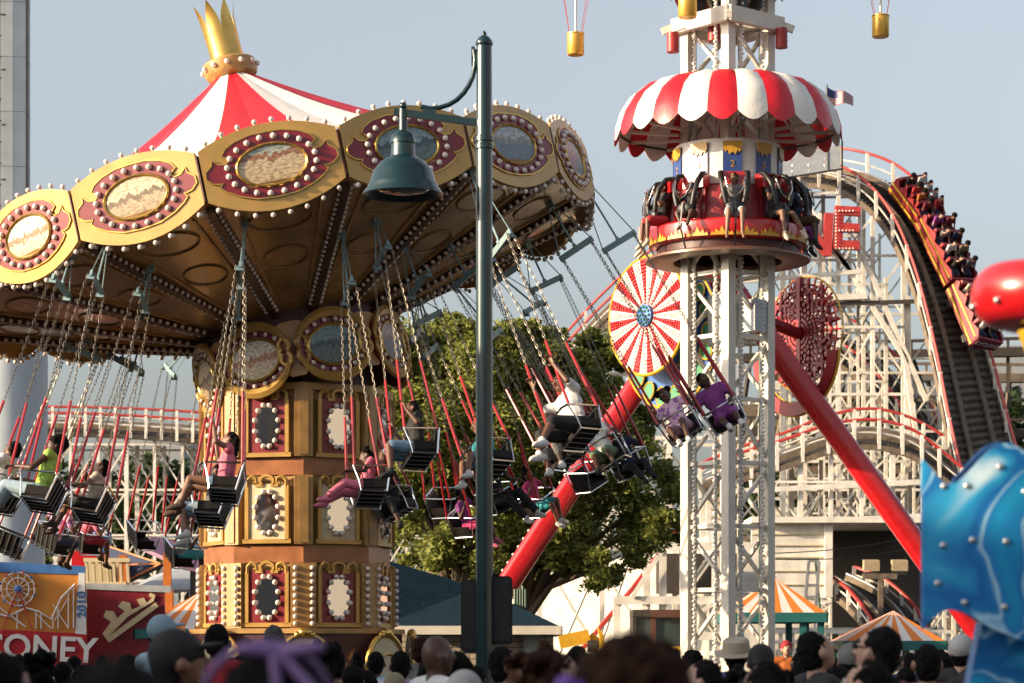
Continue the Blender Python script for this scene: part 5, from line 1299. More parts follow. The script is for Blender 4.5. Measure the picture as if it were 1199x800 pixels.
b.lathe([(.001, -.115)]+prof+[(.001, .115)], 40, cR, Matrix.Diagonal((1, 1, 1)) @ Matrix.Rotation(R(5), 3, 'Y')); put('tube_body', b, 'ride_red', rf, 60)
b = MB()
for i in range(10): t = R(180)+R(36)*i; b.ell(cR+V((.300*math.cos(t), .300*math.sin(t), -.03)), (.014, .014, .014), 8, 6)
put('bulbs', b, 'silver', rf, 60)
b = MB(); b.lathe([(.05, -.24), (.10, -.20), (.13, -.12), (.001, -.11)], 24, cR); put('yellow_underside', b, 'yellow', rf, 50)
b = MB(); b.beam((cR.x+.1, cR.y, 0), (cR.x+.1, cR.y, cR.z-.2), .1); put('support_post', b, 'steel_dark', rf)
# overhead wires
for (a, c, lab) in ((((905, 648, 60), (1100, 622, 60)), None, 'upper thin black cable strung across the white shed'), (((905, 655, 60), (1080, 640, 60)), None, 'lower thin black cable strung across the white shed')):
    b = MB(); p, q = P(*a[0]), P(*a[1]); b.poly([p.lerp(q, i/12)-V((0, 0, .12*math.sin(math.pi*i/12))) for i in range(13)], .012, 4); o = put('cable', b, 'steel_dark', None); tag(o, lab, 'cable')
# added unseen blocks: the left ones cast shade, the others cut skylight
def block(nm, lab, x0, x1, y0, y1, h, m, floors=3):
    t = thing(nm, lab, 'building', ((x0+x1)/2, (y0+y1)/2, 0)); b = MB(); b.box(((x0+x1)/2, (y0+y1)/2, h/2), (x1-x0, y1-y0, h)); put('wall', b, m, t)
    b = MB(); b.box(((x0+x1)/2, (y0+y1)/2, h+.1), (x1-x0+.4, y1-y0+.4, .2)); put('roof', b, 'roof_slate', t); return t
block('rear_light_blocker', 'added unseen long block behind the camera, cutting skylight on the crowd', -60, 40, -60, -14, 6.5, 'blocker_grey')
block('right_light_blocker', 'added unseen tall block on the right, cutting skylight on the crowd', 24, 40, -14, 26, 14, 'blocker_grey')
block('far_shade_blocker', 'added unseen long block at far left, casting shade up to the banner', -46, -34, -40, 38, SHADE_H, 'blocker_grey')
block('crowd_shade_blocker', 'added unseen block left of the crowd, casting shade over the heads', -24, -14, 8, 23, 8.0, 'blocker_grey')
block('low_shade_blocker', 'added unseen lower block left of the camera, shading the nearest crowd', -24, -14, -30, 7.5, 6.3, 'blocker_grey')
# far buildings
for i, (x0, x1, y0, Y, lab) in enumerate(((125, 215, 506, 170, 'distant grey apartment block behind the low coaster on the left'), (1140, 1260, 405, 190, 'distant pale apartment block low behind the coaster at the right edge'), (846, 1150, 470, 150, 'long distant building behind the coaster trestle on the right'), (500, 640, 560, 160, 'distant low building behind the tree beside the lamp post'))):
    t = thing('distant_building', lab, 'building', P((x0+x1)/2, 765, Y)); a = P(x0, y0, Y); c = P(x1, y0, Y); b = MB(); b.box(((a.x+c.x)/2, Y+4, a.z/2), (c.x-a.x, 8, a.z)); put('wall', b, 'far_block' if i != 2 else 'wood_grey', t)
    nx_ = max(3, int((c.x-a.x)/1.8))
    wp = Pool(t, 'window', 'glass_dark', 60)
    for fz in range(1, int(a.z/3)):
        for j in range(nx_): wp.add(lambda b, j=j: b.box((a.x+(j+.5)*(c.x-a.x)/nx_, Y-.03, fz*3+.6), ((c.x-a.x)/nx_*.55, .08, 1.4)))
    wp.done()
# ------------------------------------------------------------------ trees
def leaf_mat(nm, cs):
    m = bpy.data.materials.new(nm); m.use_nodes = True; nt = m.node_tree; b = nt.nodes['Principled BSDF']; b.inputs['Roughness'].default_value = .6; b.inputs['Specular IOR Level'].default_value = .25
    g = nt.nodes.new('ShaderNodeNewGeometry'); r = nt.nodes.new('ShaderNodeValToRGB'); r.color_ramp.elements[0].color = (*cs[0], 1); r.color_ramp.elements[1].color = (*cs[1], 1)
    nt.links.new(g.outputs['Random Per Island'], r.inputs['Fac']); nt.links.new(r.outputs['Color'], b.inputs['Base Color'])
    tr = nt.nodes.new('ShaderNodeBsdfTranslucent'); mx = nt.nodes.new('ShaderNodeMixShader'); mx.inputs[0].default_value = .42; nt.links.new(r.outputs['Color'], tr.inputs['Color']); nt.links.new(b.outputs[0], mx.inputs[1]); nt.links.new(tr.outputs[0], mx.inputs[2]); nt.links.new(mx.outputs[0], nt.nodes['Material Output'].inputs['Surface']); MATS[nm] = m
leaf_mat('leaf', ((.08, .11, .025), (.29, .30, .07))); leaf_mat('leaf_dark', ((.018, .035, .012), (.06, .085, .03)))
def foliage(th, clumps, n, size, m, seed=1, name='crown'):
    rnd = random.Random(seed); b = MB(); tot = sum(q[1]**2 for q in clumps)
    sub = []
    for c, r in clumps:
        for i in range(max(6, int(r*r*14))):
            d = V((rnd.gauss(0, 1), rnd.gauss(0, 1), rnd.gauss(0, 1))).normalized()*r*rnd.random()**.4*1.12; d.z *= .8; sub.append((c+d, rnd.uniform(.26, .6)*min(1, r), r))
    per = max(8, n//len(sub))
    for c, r, _ in sub:
        for i in range(int(per*rnd.uniform(.5, 1.5))):
            d = V((rnd.gauss(0, .55), rnd.gauss(0, .55), rnd.gauss(0, .4)))*r; p = c+d
            a = V((rnd.gauss(0, 1), rnd.gauss(0, 1), rnd.gauss(0, .6))).normalized(); q = a.cross(V((rnd.gauss(0, 1), rnd.gauss(0, 1), rnd.gauss(0, 1)))).normalized(); s_ = size*rnd.uniform(.6, 1.3)
            o = len(b.v); b.v += [p-a*s_, p+q*s_*.45, p+a*s_, p-q*s_*.45]; b.f.append((o, o+1, o+2, o+3)); b.mi.append(0)
    return put(name, b, m, th)
def limbs(th, base, tips, r0, seed=2):
    rnd = random.Random(seed); b = MB(); hub = base+V((0, 0, 2.4))
    b.poly([base, base+V((.05, 0, 1.2)), hub], r0, 10, rr=[r0*1.3, r0, r0*.85]); put('trunk', b, 'bark', th, 50)
    b = MB()
    for t in tips:
        m1 = hub.lerp(t, .4)+V((rnd.uniform(-.3, .3), rnd.uniform(-.3, .3), .4)); m2 = hub.lerp(t, .75)+V((rnd.uniform(-.3, .3), 0, .3)); b.poly([hub, m1, m2, t], .1, 7, rr=[r0*.55, r0*.36, r0*.2, r0*.07])
        for k in range(3):
            s_ = m2+V((rnd.uniform(-.9, .9), rnd.uniform(-.7, .7), rnd.uniform(-.1, .9))); b.poly([m1.lerp(m2, .4+.2*k), s_], .03, 5, rr=[r0*.16, r0*.04])
    put('limbs', b, 'bark', th, 50)
YTt = 58.
t1_ = thing('tree', 'leafy plane tree behind the lamp post with a forked trunk', 'tree', P(535, 765, YTt))
cl = [(450, 460, 1.0), (480, 425, 1.1), (500, 490, 1.4), (530, 440, 1.3), (560, 420, .9), (475, 540, 1.1), (520, 560, 1.3), (570, 500, 1.4), (590, 570, 1.2), (500, 610, 1.0), (540, 630, .9), (610, 450, 1.1), (600, 620, .9), (455, 400, .5), (515, 400, .7), (548, 395, .4), (470, 590, .7), (500, 655, .5), (450, 505, .8)]
rnd = random.Random(9); CL1 = [(P(x, y, YTt+rnd.uniform(-1.2, 1.4)), r*.92) for x, y, r in cl]+[(P(rnd.uniform(452, 620), rnd.uniform(385, 410), YTt+rnd.uniform(-1, 1)), rnd.uniform(.2, .4)) for _ in range(12)]
limbs(t1_, V((P(530, 0, YTt).x, YTt, 0)), [c for c, r in CL1[:12]], .24); foliage(t1_, CL1, 115000, .078, 'leaf', 3)
t2_ = thing('tree', 'spreading leafy tree behind the riders, its low right boughs hanging beside the white tower', 'tree', P(650, 765, YTt+1))
cl = [(640, 420, .8), (660, 470, 1.2), (620, 510, 1.1), (680, 430, .8), (700, 480, .9), (720, 455, .6), (690, 540, 1.2), (640, 570, 1.2), (720, 520, .9), (740, 560, 1.0), (770, 590, .8), (700, 600, 1.1), (650, 630, 1.0), (680, 660, .6), (705, 670, .5), (745, 620, .8), (780, 560, .5), (785, 620, .5), (755, 500, .5), (610, 600, .9), (620, 400, .35), (690, 405, .4)]
CL2 = [(P(x, y, YTt+1+rnd.uniform(-1.2, 1.4)), r*.9) for x, y, r in cl]+[(P(rnd.uniform(620, 740), rnd.uniform(392, 425), YTt+rnd.uniform(-1, 1)), rnd.uniform(.2, .4)) for _ in range(10)]+[(P(rnd.uniform(650, 770), rnd.uniform(590, 665), YTt+rnd.uniform(-1, 1)), rnd.uniform(.3, .5)) for _ in range(9)]
limbs(t2_, V((P(612, 0, YTt+1).x, YTt+1, 0)), [c for c, r in CL2[:16]], .22, 5); foliage(t2_, CL2, 115000, .078, 'leaf', 6)
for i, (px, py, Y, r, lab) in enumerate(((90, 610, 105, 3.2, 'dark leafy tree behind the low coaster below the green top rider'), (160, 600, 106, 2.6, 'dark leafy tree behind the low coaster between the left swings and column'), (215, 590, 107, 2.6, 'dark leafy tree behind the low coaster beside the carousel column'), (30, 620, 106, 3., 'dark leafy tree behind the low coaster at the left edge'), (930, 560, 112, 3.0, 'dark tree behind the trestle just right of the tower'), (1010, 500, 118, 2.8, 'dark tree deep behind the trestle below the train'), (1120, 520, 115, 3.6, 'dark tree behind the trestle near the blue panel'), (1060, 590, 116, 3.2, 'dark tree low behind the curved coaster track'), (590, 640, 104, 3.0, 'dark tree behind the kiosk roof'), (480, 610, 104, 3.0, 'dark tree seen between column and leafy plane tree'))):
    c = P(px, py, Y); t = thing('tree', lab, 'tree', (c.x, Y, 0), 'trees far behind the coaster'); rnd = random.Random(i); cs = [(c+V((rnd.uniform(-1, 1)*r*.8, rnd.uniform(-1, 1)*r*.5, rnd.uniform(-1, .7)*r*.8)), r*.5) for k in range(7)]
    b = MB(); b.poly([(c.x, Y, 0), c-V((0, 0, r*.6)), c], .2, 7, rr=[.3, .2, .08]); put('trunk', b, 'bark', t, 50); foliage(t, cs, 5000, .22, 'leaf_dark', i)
mat('straw', (.42, .36, .28), .8)
# ------------------------------------------------------------------ swing riders
def rider(px, py, Y, seat_label, label, look, s=.85, pose='hold', kick=0., head=0., pitch=0., alpha=None, seed=0, lean=.08, extra=None, vox=.0125, yaw=None):
    if yaw is None: yaw = 22 if (px < 130 and Y < 33) else 8 if px < 300 and Y < 33 else 0
    M, st = add_seat(px, py, Y, seat_label, alpha, yaw)
    p = seated(pose, kick, seed, head, pitch, lean)
    if pose in ('hold', 'high', 'one'):
        f = .9*(min(1.25, 1/s) if s < 1 else 1.)
        p['wrists'] = tuple(V((w.x*f, w.y, w.z)) for w in map(V, p['wrists'])); p['elbows'] = tuple(V((w.x*f, w.y, w.z)) for w in map(V, p['elbows']))
    if extra: p.update(extra)
    s *= 1.06
    human(label, M @ Matrix.Translation((0, .0, -.10+.09*s)), p, look, s, vox, face=True)
lk = lambda **k: k
rider(48, 578, 30.8, 'swing seat carrying the rider in the lime green tank top', 'person in lime green tank top and pale jeans seated on a swing, seen from behind',
      lk(skin='skin_b', shirt='c_lime', sleeve=0, pants='c_lblue', leg=1.9, hair='afro', shoes='c_white'), .98, 'front', .15, seed=1, head=.5)
rider(106, 592, 31.6, 'swing seat carrying the small child in the cream dress', 'small child in cream dress with curly puffs on a left swing',
      lk(skin='skin_c', shirt='c_cream', sleeve=.3, pants='c_cream', leg=.6, hair='puffs', head=1.1, shoes='c_brown'), .80, 'front', .0, seed=2, head=.3)
rider(-4, 580, 31.2, 'swing seat cut by the left edge of the picture', 'person in white top on a swing cut off by the left edge',
      lk(skin='skin_a', shirt='c_white', pants='c_denim', leg=1.9, shoes='c_white'), .95, 'hold', .1, seed=3)
rider(62, 632, 38.2, 'swing seat carrying the rider in purple plaid shirt', 'person in lilac plaid shirt and dark shorts on a far swing with bare legs hanging',
      lk(skin='skin_a', shirt='c_check', pants='c_navy', leg=1.0, hair='short', shoes='c_brown'), .92, 'hold', .0, seed=4)
rider(100, 632, 39.8, 'swing seat with chrome back carrying the child in pink shirt', 'child in pink shirt on a far swing above the orange banner',
      lk(skin='skin_c', shirt='c_pink', pants='c_red', leg=.8, hair='short', head=1.08, shoes='c_brown'), .80, 'hold', .0, seed=5)
rider(262, 568, 30.6, 'swing seat carrying the girl in pink top before the column', 'girl in pink top and denim shorts on a swing in front of the column',
      lk(skin='skin_c', shirt='c_pink', sleeve=0, pants='c_denim', leg=.35, hair='long', shoes='c_brown', fat=.95), .92, 'high', .08, seed=6, head=.0)
rider(246, 596, 32.0, 'lower dark swing seat just beneath the girl in pink top', 'person in grey top on the lower swing beneath the girl in pink',
      lk(skin='skin_c', shirt='c_grey', pants='c_lblue', leg=.8, hair='short', shoes='c_white'), .82, 'front', -.1, seed=7)
rider(212, 648, 40.5, 'small far swing seat with chrome frame above the purple roof', 'person in light blue shirt and turquoise shorts on a far swing beside the column',
      lk(skin='skin_b', shirt='c_lblue', pants='c_turq', leg=.8, hair='short', shoes='c_black'), .85, 'hold', 0, seed=8)
rider(432, 572, 31.2, 'swing seat carrying the child in pink striped shirt', 'child in pink striped shirt and pink trousers, legs lifted on a swing',
      lk(skin='skin_b', shirt='c_stripe', sleeve=.4, pants='c_pink', leg=1.8, hair='puffs', head=1.1, shoes='c_pink'), .74, 'front', .28, seed=9, head=-.2, pitch=-.3)
rider(488, 528, 31.4, 'swing seat carrying the rider in black shirt beside the column', 'person in black shirt and grey shorts on a swing right of the carousel column',
      lk(skin='skin_a', shirt='c_black', pants='c_denim', leg=.9, hair='short', shoes='c_black'), .92, 'hold', .0, seed=10, head=-.1)
rider(462, 592, 35.4, 'far swing seat hidden below the rider in black', 'person in dark clothes with black shoes hanging low behind the rider in black',
      lk(skin='skin_b', shirt='c_black', pants='c_black', leg=1.5, hair='short', shoes='c_black'), .85, 'front', 0, seed=19)
rider(574, 540, 32.2, 'swing seat partly hidden by the green lamp post', 'child in turquoise shirt on a swing half hidden behind the lamp post',
      lk(skin='skin_c', shirt='c_turq', sleeve=.3, pants='c_denim', leg=.8, hair='short', head=1.08, shoes='c_white'), .84, 'hold', .1, seed=11)
rider(548, 612, 40.8, 'far swing seat in front of the tree left of the lamp post', 'small child in purple top on a far swing left of the lamp post',
      lk(skin='skin_b', shirt='c_purple', sleeve=.4, pants='c_hotpink', leg=.9, hair='puffs', head=1.1, shoes='c_pink'), .78, 'hold', 0, seed=12)
rider(585, 585, 38.0, 'swing seat just right of the lamp post carrying the rider in black trousers', 'person in black top and black trousers with white trainers right of the lamp post',
      lk(skin='skin_b', shirt='c_black', pants='c_black', leg=1.85, hair='short', shoes='c_white'), .95, 'front', .18, seed=13)
rider(628, 590, 41.5, 'far swing seat carrying the little girl in hot pink', 'little girl in hot pink shirt and turquoise shorts on a far swing',
      lk(skin='skin_c', shirt='c_hotpink', pants='c_turq', leg=.8, hair='bun', head=1.1, shoes='c_white'), .80, 'hold', 0, seed=14)
rider(676, 503, 30.6, 'large swing seat carrying the man in white T-shirt', 'man in white T-shirt and black shorts with white trainers on the nearest right swing',
      lk(skin='skin_a', shirt='c_white', sleeve=.75, pants='c_black', leg=1.15, hair='short', shoes='c_white', fat=1.12), 1.04, 'high', .14, seed=15, head=.15)
rider(662, 528, 33.4, 'swing seat hidden behind the man in white T-shirt', 'person in grey trousers and white shoes on the swing behind the man in white',
      lk(skin='skin_b', shirt='c_grey', pants='c_grey', leg=1.4, hair='short', shoes='c_white'), .85, 'front', .12, seed=16)
rider(712, 532, 34.6, 'swing seat carrying the child in pale shirt and green shorts', 'child in pale T-shirt and olive green shorts on a swing above the red leg',
      lk(skin='skin_b', shirt='c_white', sleeve=.5, pants='c_green', leg=1.0, hair='short', head=1.08, shoes='c_black'), .84, 'one', .22, seed=17)
rider(738, 545, 37.2, 'swing seat with dark legged rider right of the child in green shorts', 'person in dark clothes and black shoes on a swing behind the child in green shorts',
      lk(skin='skin_b', shirt='c_navy', pants='c_black', leg=1.8, hair='short', shoes='c_black'), .80, 'hold', .25, seed=18)
rider(800, 501, 34.4, 'swing seat carrying the girl in pink flowered shirt near the tower', 'girl in pink flowered shirt with hair puffs on a swing in front of the tower',
      lk(skin='skin_b', shirt='c_check', sleeve=.5, pants='c_plaid', leg=.9, hair='puffs', head=1.08, shoes='c_white'), .82, 'hold', .18, seed=20, head=.2)
rider(850, 490, 35.6, 'outermost right swing seat carrying the person in purple', 'person in purple shirt and magenta shorts kicking both feet, furthest right of the swings',
      lk(skin='skin_b', shirt='c_purple', sleeve=.5, pants='c_purple', leg=1.2, hair='short', shoes='c_white'), .95, 'one', .36, seed=21, head=.5)
for px, py, Y, lab in ((168, 628, 42.0, 'empty far swing seat behind the cream child, above the red ride front'), (520, 590, 41.8, 'empty far swing seat just right of the carousel column'), (690, 560, 40.6, 'empty far swing seat in front of the spreading tree'), (8, 636, 36., 'swing seat low at the left edge over the orange banner')):
    add_seat(px, py, Y, lab)
# ------------------------------------------------------------------ riders on the drop ride
TR = {0: ('girl in grey tank top in the centre front seat of the drop ride', lk(skin='skin_c', shirt='c_grey', sleeve=0, pants='c_lblue', leg=.8, hair='short'), 'skin'),
      1: ('drop ride woman in black top with one leg swung out, right of centre', lk(skin='skin_c', shirt='c_black', sleeve=.3, pants='c_black', leg=.5, hair='curly', hair_mat='hair_brown', shoes='c_cream'), 0),
      2: ('person in dark clothes in the second seat right of centre on the drop ride', lk(skin='skin_b', shirt='c_navy', pants='c_brown', leg=1., hair='short', shoes='c_black'), 0),
      3: ('person in magenta trousers at the far right seat of the drop ride', lk(skin='skin_b', shirt='c_black', pants='c_purple', leg=1.4, hair='short', shoes='c_black'), 0),
      9: ('small child with knees apart, drop ride seat left of the centre girl', lk(skin='skin_b', shirt='c_black', pants='c_brown', leg=.9, hair='short', shoes='c_brown', head=1.1), 0),
      8: ('person in red shorts, second drop ride seat left of centre', lk(skin='skin_a', shirt='c_black', pants='c_red', leg=.9, hair='short', shoes='c_cream'), 0),
      7: ('pale legged person in sandals at the far left seat of the drop ride', lk(skin='skin_d', shirt='c_pink', pants='c_pink', leg=.9, hair='short', shoes='c_cream'), 0)}
for i, M in GSEAT:
    lab, look, _ = TR[i]; s = .72 if i == 9 else .88
    r = random.Random(i*7)
    p = dict(knees=((.13, .36, -.02), (-.13, .36, -.02)), ankles=((.13+r.uniform(-.03, .05), .38, -.42), (-.13, .37, -.42)), feet=((.1, .7, -.7), (-.1, .7, -.7)), lean=(0, -.05, 1),
             elbows=((.27, .16, .24), (-.27, .16, .24)), wrists=((.20, .24, .45), (-.20, .24, .45)), hand=(0, .2, 1), head_yaw=r.uniform(-.4, .4) if i else -.35)
    if i == 1: p['ankles'] = ((.10, .40, -.42), (-.36, .42, -.34))
    if i == 9: p['knees'] = ((.2, .3, .0), (-.2, .3, .0)); p['ankles'] = ((.05, .38, -.28), (-.22, .46, -.20))
    human(lab, M, p, look, s, .0125, face=i in (0, 1, 9))
# ------------------------------------------------------------------ coaster riders (four built, the rest copied)
def cr_pose(k):
    up = k in (1, 3)
    return dict(knees=((.12, .35, .05), (-.12, .35, .05)), ankles=((.12, .38, -.22), (-.12, .38, -.22)), lean=(0, -.05+.1*(k == 2), 1), head_yaw=(k-1.5)*.2,
                elbows=((.26, .16, .58 if up and k == 3 else .24), (-.26, .16, .24)), wrists=((.22, .20, .84 if k == 3 else .22), (-.20, .36, .22)), hand=(0, .5, .5))
CO = [('c_black', 'black'), ('c_white', 'white'), ('c_red', 'red'), ('c_lblue', 'pale blue'), ('c_orange', 'orange'), ('c_lblue', 'light blue'), ('c_maroon', 'dark red'), ('c_red', 'bright red'),
      ('c_purple', 'violet'), ('c_maroon', 'maroon'), ('c_grey', 'grey'), ('c_navy', 'navy'), ('c_white', 'white'), ('c_khaki', 'khaki'), ('c_black', 'black'), ('c_grey', 'grey'),
      ('c_cream', 'cream'), ('c_black', 'black'), ('c_grey', 'grey'), ('c_lblue', 'pale blue'), ('c_navy', 'navy'), ('c_brown', 'brown'), ('c_white', 'white'), ('c_black', 'black')]
protos = []; n = 0
ROWN = ('back row', 'third row', 'second row', 'front row'); CARN = ('top coaster car', 'middle coaster car', 'bottom coaster car')
for ci, (M, Lc, wd) in enumerate(CF):
    for k in range(4):
        for sx_ in (1, -1):
            y = -Lc/2+.32+k*(Lc-.25)/4; Mr = M @ Matrix.Translation((sx_*.29, y, .36))
            c, cn = CO[n % 24]; lab = 'rider in %s shirt, %s seat, %s of the %s' % (cn, 'left' if sx_ > 0 else 'right', ROWN[k], CARN[ci])
            if n < 4:
                r_ = human(lab, Mr, cr_pose(n), lk(skin=('skin_c', 'skin_d', 'skin_b', 'skin_d')[n], shirt=c, pants='c_navy', leg=.9, hair='short' if n % 2 else 'afro'), .88, .03, group='riders in the coaster train', fingers=False); protos.append(r_)
            else:
                src = protos[(n*3+ci) % 4]; r_ = src.copy(); COL.objects.link(r_); r_.matrix_world = Mr; WM[r_] = Mr; r_['label'] = lab
                for ch in src.children:
                    d = ch.copy(); COL.objects.link(d); d.parent = r_
                    if ch.name.startswith('shirt'): d.material_slots[0].link = 'OBJECT'; d.material_slots[0].material = MATS[c]
            n += 1
# ------------------------------------------------------------------ crowd
CROWD = [
 (140, 751, 190, 0, lk(skin='skin_b', shirt='c_black', hair='short', fat=1.1), 'huge blurred dark head of the nearest person at the lower left'),
 (4, 756, 60, -25, lk(skin='skin_c', shirt='c_black', hair='short'), 'blurred person cut off by the left edge at the bottom'),
 (22, 764, 17, 0, lk(skin='skin_b', shirt='c_lime2', hair='short'), 'person with small round dark head under the banner lettering, green shirt'),
 (46, 761, 28, 10, lk(skin='skin_b', shirt='c_black', hair='curly'), 'person with dark braided hair under the letter O of the banner'),
 (190, 718, 26, -40, lk(skin='skin_a', shirt='c_lblue', hair='short', cap='cap_blue'), 'man in light blue cap left of the carousel column'),
 (206, 733, 50, -75, lk(skin='skin_c', shirt='c_black', hair='short', cap='c_black', glasses=1), 'man in black patterned cap with sunglasses facing right below the column'),
 (254, 727, 27, 0, lk(skin='skin_b', shirt='c_red', hair='short'), 'person with round black hair and red shirt in front of the column'),
 (321, 729, 22, 0, lk(skin='skin_c', shirt='c_grey', hair='short', hair_mat='hair_grey'), 'grey haired person in front of the middle mirror panel'),
 (312, 746, 115, 0, lk(skin='skin_b', shirt='c_black', hair='short', bow=1), 'blurred girl with lilac ribbon headband at the bottom centre left'),
 (368, 751, 34, 15, lk(skin='skin_b', shirt='c_black', hair='curly'), 'person with dark braids right of the ribbon girl'),
 (392, 757, 26, 0, lk(skin='skin_c', shirt='c_black', hair='bun'), 'person with dark hair tied in a bun before the round gold shield'),
 (440, 760, 21, 0, lk(skin='skin_b', shirt='c_lblue', hair='short'), 'person in light blue shirt before the right round shield'),
 (469, 759, 25, 0, lk(skin='skin_b', shirt='c_check', hair='short'), 'person with round black head directly below the column right edge'),
 (462, 786, 28, 0, lk(skin='skin_c', shirt='c_khaki', hair='short', cap='c_khaki', brim='back'), 'person in plaid khaki cap at the bottom edge'),
 (492, 742, 22, 0, lk(skin='skin_c', shirt='c_grey', hair='short', hair_mat='hair_brown'), 'brown haired person behind the bald man with white collar'),
 (508, 738, 34, -60, lk(skin='skin_b', shirt='c_white', hair=None), 'bald man with white collar looking right, left of the lamp post'),
 (504, 766, 33, 0, lk(skin='skin_b', shirt='c_black', hair='short'), 'person with dark round hair below the bald man'),
 (532, 764, 32, 0, lk(skin='skin_b', shirt='c_black', hair='afro'), 'person with dark bushy hair left of the lamp post base'),
 (543, 782, 44, -20, lk(skin='skin_b', shirt='c_white', hair='short', cap='cap_grey'), 'person in white cap at the foot of the lamp post'),
 (590, 753, 32, -80, lk(skin='skin_c', shirt='c_white', hair='short', glasses=1), 'young man with black hair and white shirt facing right beside the lamp post'),
 (648, 754, 52, -80, lk(skin='skin_d', shirt='c_orange', hair='curly', hair_mat='hair_brown'), 'girl with cornrow braids and curly ponytail in profile facing right'),
 (676, 753, 25, 0, lk(skin='skin_b', shirt='c_black', hair='short'), 'person with dark head beneath the yellow excavator boom'),
 (738, 748, 105, 10, lk(skin='skin_c', shirt='c_lblue', hair='afro', hair_mat='hair_brown', beads=1), 'large blurred head with violet and blue hair ties at the bottom'),
 (776, 782, 30, 0, lk(skin='skin_b', shirt='c_lblue', hair='short'), 'person with dark hair and light shirt right of the big blurred head'),
 (826, 768, 40, 80, lk(skin='skin_d', shirt='c_black', hair='short'), 'man with short black hair in profile facing left before the tower foot'),
 (862, 748, 25, -15, lk(skin='skin_c', shirt='c_blue2', hair='short', flat_hat='straw'), 'person in pale flat brimmed hat under the tower'),
 (891, 752, 29, 0, lk(skin='skin_b', shirt='c_black', hair='short', cap='c_black', brim='back'), 'person in round black cap right of the pale hat'),
 (897, 768, 50, 35, lk(skin='skin_d', shirt='c_black', hair='long', glasses=1), 'woman with long dark hair and sunglasses at the bottom right of the tower'),
 (955, 734, 34, -70, lk(skin='skin_d', shirt='c_black', hair='short'), 'young man with black hair and black shirt looking up to the right'),
 (921, 749, 12, 180, lk(skin='skin_d', shirt='c_orange', hair='short', cap='c_red', brim=0), 'distant boy in orange shirt and red cap facing the camera by the booth'),
 (996, 751, 29, -20, lk(skin='skin_c', shirt='c_red', hair='short', cap='c_grey', brim=0), 'person in grey knit beanie and red shirt'),
 (1030, 727, 43, 50, lk(skin='skin_d', shirt='c_maroon', hair='short', glasses=1, fat=1.15), 'big man in maroon shirt with sunglasses looking left'),
 (1016, 768, 48, 60, lk(skin='skin_d', shirt='c_black', hair='pony'), 'woman with dark hair tied back in front of the man in maroon'),
 (1086, 750, 33, 0, lk(skin='skin_c', shirt='c_orange', hair='short'), 'man with cropped black hair and dark orange shirt below the blue ride panel'),
 (1126, 741, 26, -30, lk(skin='skin_d', shirt='c_black', hair='short', cap='cap_grey'), 'person in white peaked cap beside the blue ride panel'),
 (958, 784, 34, 0, lk(skin='skin_b', shirt='c_black', hair='short'), 'person with dark head below the young man looking up'),
 (862, 781, 36, 20, lk(skin='skin_c', shirt='c_black', hair='curly'), 'person with curly dark hair below the pale hat'),
]
mat('cap_blue', (.26, .38, .46), .8); mat('cap_grey', (.42, .42, .42), .8); mat('c_blue2', (.05, .08, .22), .8); pass
FILL = [(75, 772, 24, 'c_black'), (100, 780, 26, 'c_navy'), (232, 768, 26, 'c_maroon'), (283, 764, 22, 'c_black'), (412, 775, 30, 'c_black'), (426, 786, 26, 'c_navy'), (520, 788, 30, 'c_black'), (612, 776, 26, 'c_black'), (702, 778, 28, 'c_grey'), (800, 778, 24, 'c_black'), (920, 790, 34, 'c_black'), (938, 772, 22, 'c_navy'), (1060, 778, 26, 'c_black'), (980, 782, 30, 'c_navy'), (1108, 770, 24, 'c_black'), (340, 772, 24, 'c_black'), (556, 776, 26, 'c_black'), (1150, 772, 26, 'c_black')]
NEAR = ['green framed banner corner', 'dark red ride front', 'ribbon girl on her left', 'red shirted person', 'round gold shield', 'light blue shirted person', 'white cap', 'girl with cornrows', 'big blurred head', 'profile man facing left', 'woman in sunglasses', 'orange shirted boy', 'man in maroon', 'grey beanie', 'man in dark orange', 'grey haired person', 'lamp post foot', 'blue ride panel']
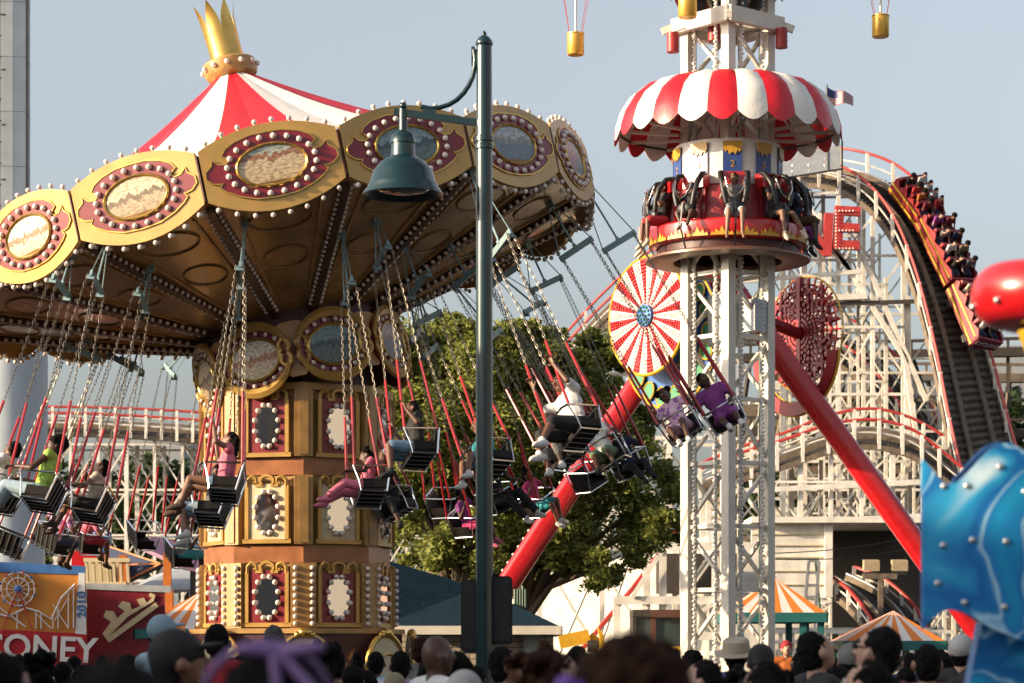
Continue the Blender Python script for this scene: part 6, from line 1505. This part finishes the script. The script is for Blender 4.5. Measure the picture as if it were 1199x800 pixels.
for i, (px, ty, hw, c) in enumerate(FILL):
    hs_ = ('short', 'afro', 'bun', 'long')[i % 4]
    CROWD.append((px, ty, hw, (i*37) % 50-25, lk(skin=('skin_b', 'skin_c', 'skin_a')[i % 3], shirt=c, hair=hs_), 'person with %s dark hair low in the crowd beside the %s' % ({'short': 'short', 'afro': 'bushy', 'bun': 'bunned', 'long': 'long'}[hs_], NEAR[i])))
FAR = [(88, 766, 19, 'O of the banner'), (118, 770, 18, 'banner edge'), (150, 768, 19, 'cream wave scroll'), (272, 768, 19, 'left round gold shield'), (300, 766, 18, 'middle mirror panel'), (352, 764, 18, 'grey haired person'), (418, 766, 17, 'right round gold shield'), (578, 764, 18, 'right loudspeaker'), (612, 762, 19, 'brick kiosk wall'), (700, 764, 18, 'yellow excavator bucket'), (720, 768, 20, 'white stair trestle'), (790, 764, 19, 'excavator hood'), (812, 762, 18, 'left foot of the white tower'), (935, 762, 18, 'teal booth post'), (972, 764, 19, 'dark shed bay'), (1066, 762, 18, 'low striped tent'), (1104, 764, 19, 'tip of the blue panel')]
for i, (px, ty, hw, nr) in enumerate(FAR):
    c = ('c_black', 'c_navy', 'c_grey', 'c_maroon', 'c_white', 'c_brown', 'c_denim')[i % 7]; CROWD.append((px, ty, hw, (i*53) % 70-35, lk(skin=('skin_b', 'skin_c')[i % 2], shirt=c, hair=('short', 'bun', 'afro', 'short', 'long')[i % 5]), 'small far person standing in front of the %s' % nr))
for i, (px, ty, hw, yaw, look, lab) in enumerate(CROWD):
    D = FPX*.175/hw; zt2 = HZ+(HY-ty)/FPX*D; s = zt2/1.72; X_ = P(px, 0, D).x
    M = Matrix.Translation((X_, D, .93*s)) @ Matrix.Rotation(R(yaw), 4, 'Z')
    look.setdefault('pants', ('c_denim', 'c_black', 'c_khaki')[i % 3]); look['leg'] = 1.9; look.setdefault('shoes', 'c_black')
    p = dict(head_pitch=.25 if i % 3 else .1)
    if 'looking up' in lab: p['head_pitch'] = .4
    human(lab, M, p, look, s, .010 if hw > 60 else .013, face=abs(yaw) > 45, fingers=hw > 24)
bpy.data.scenes.remove(TMP)
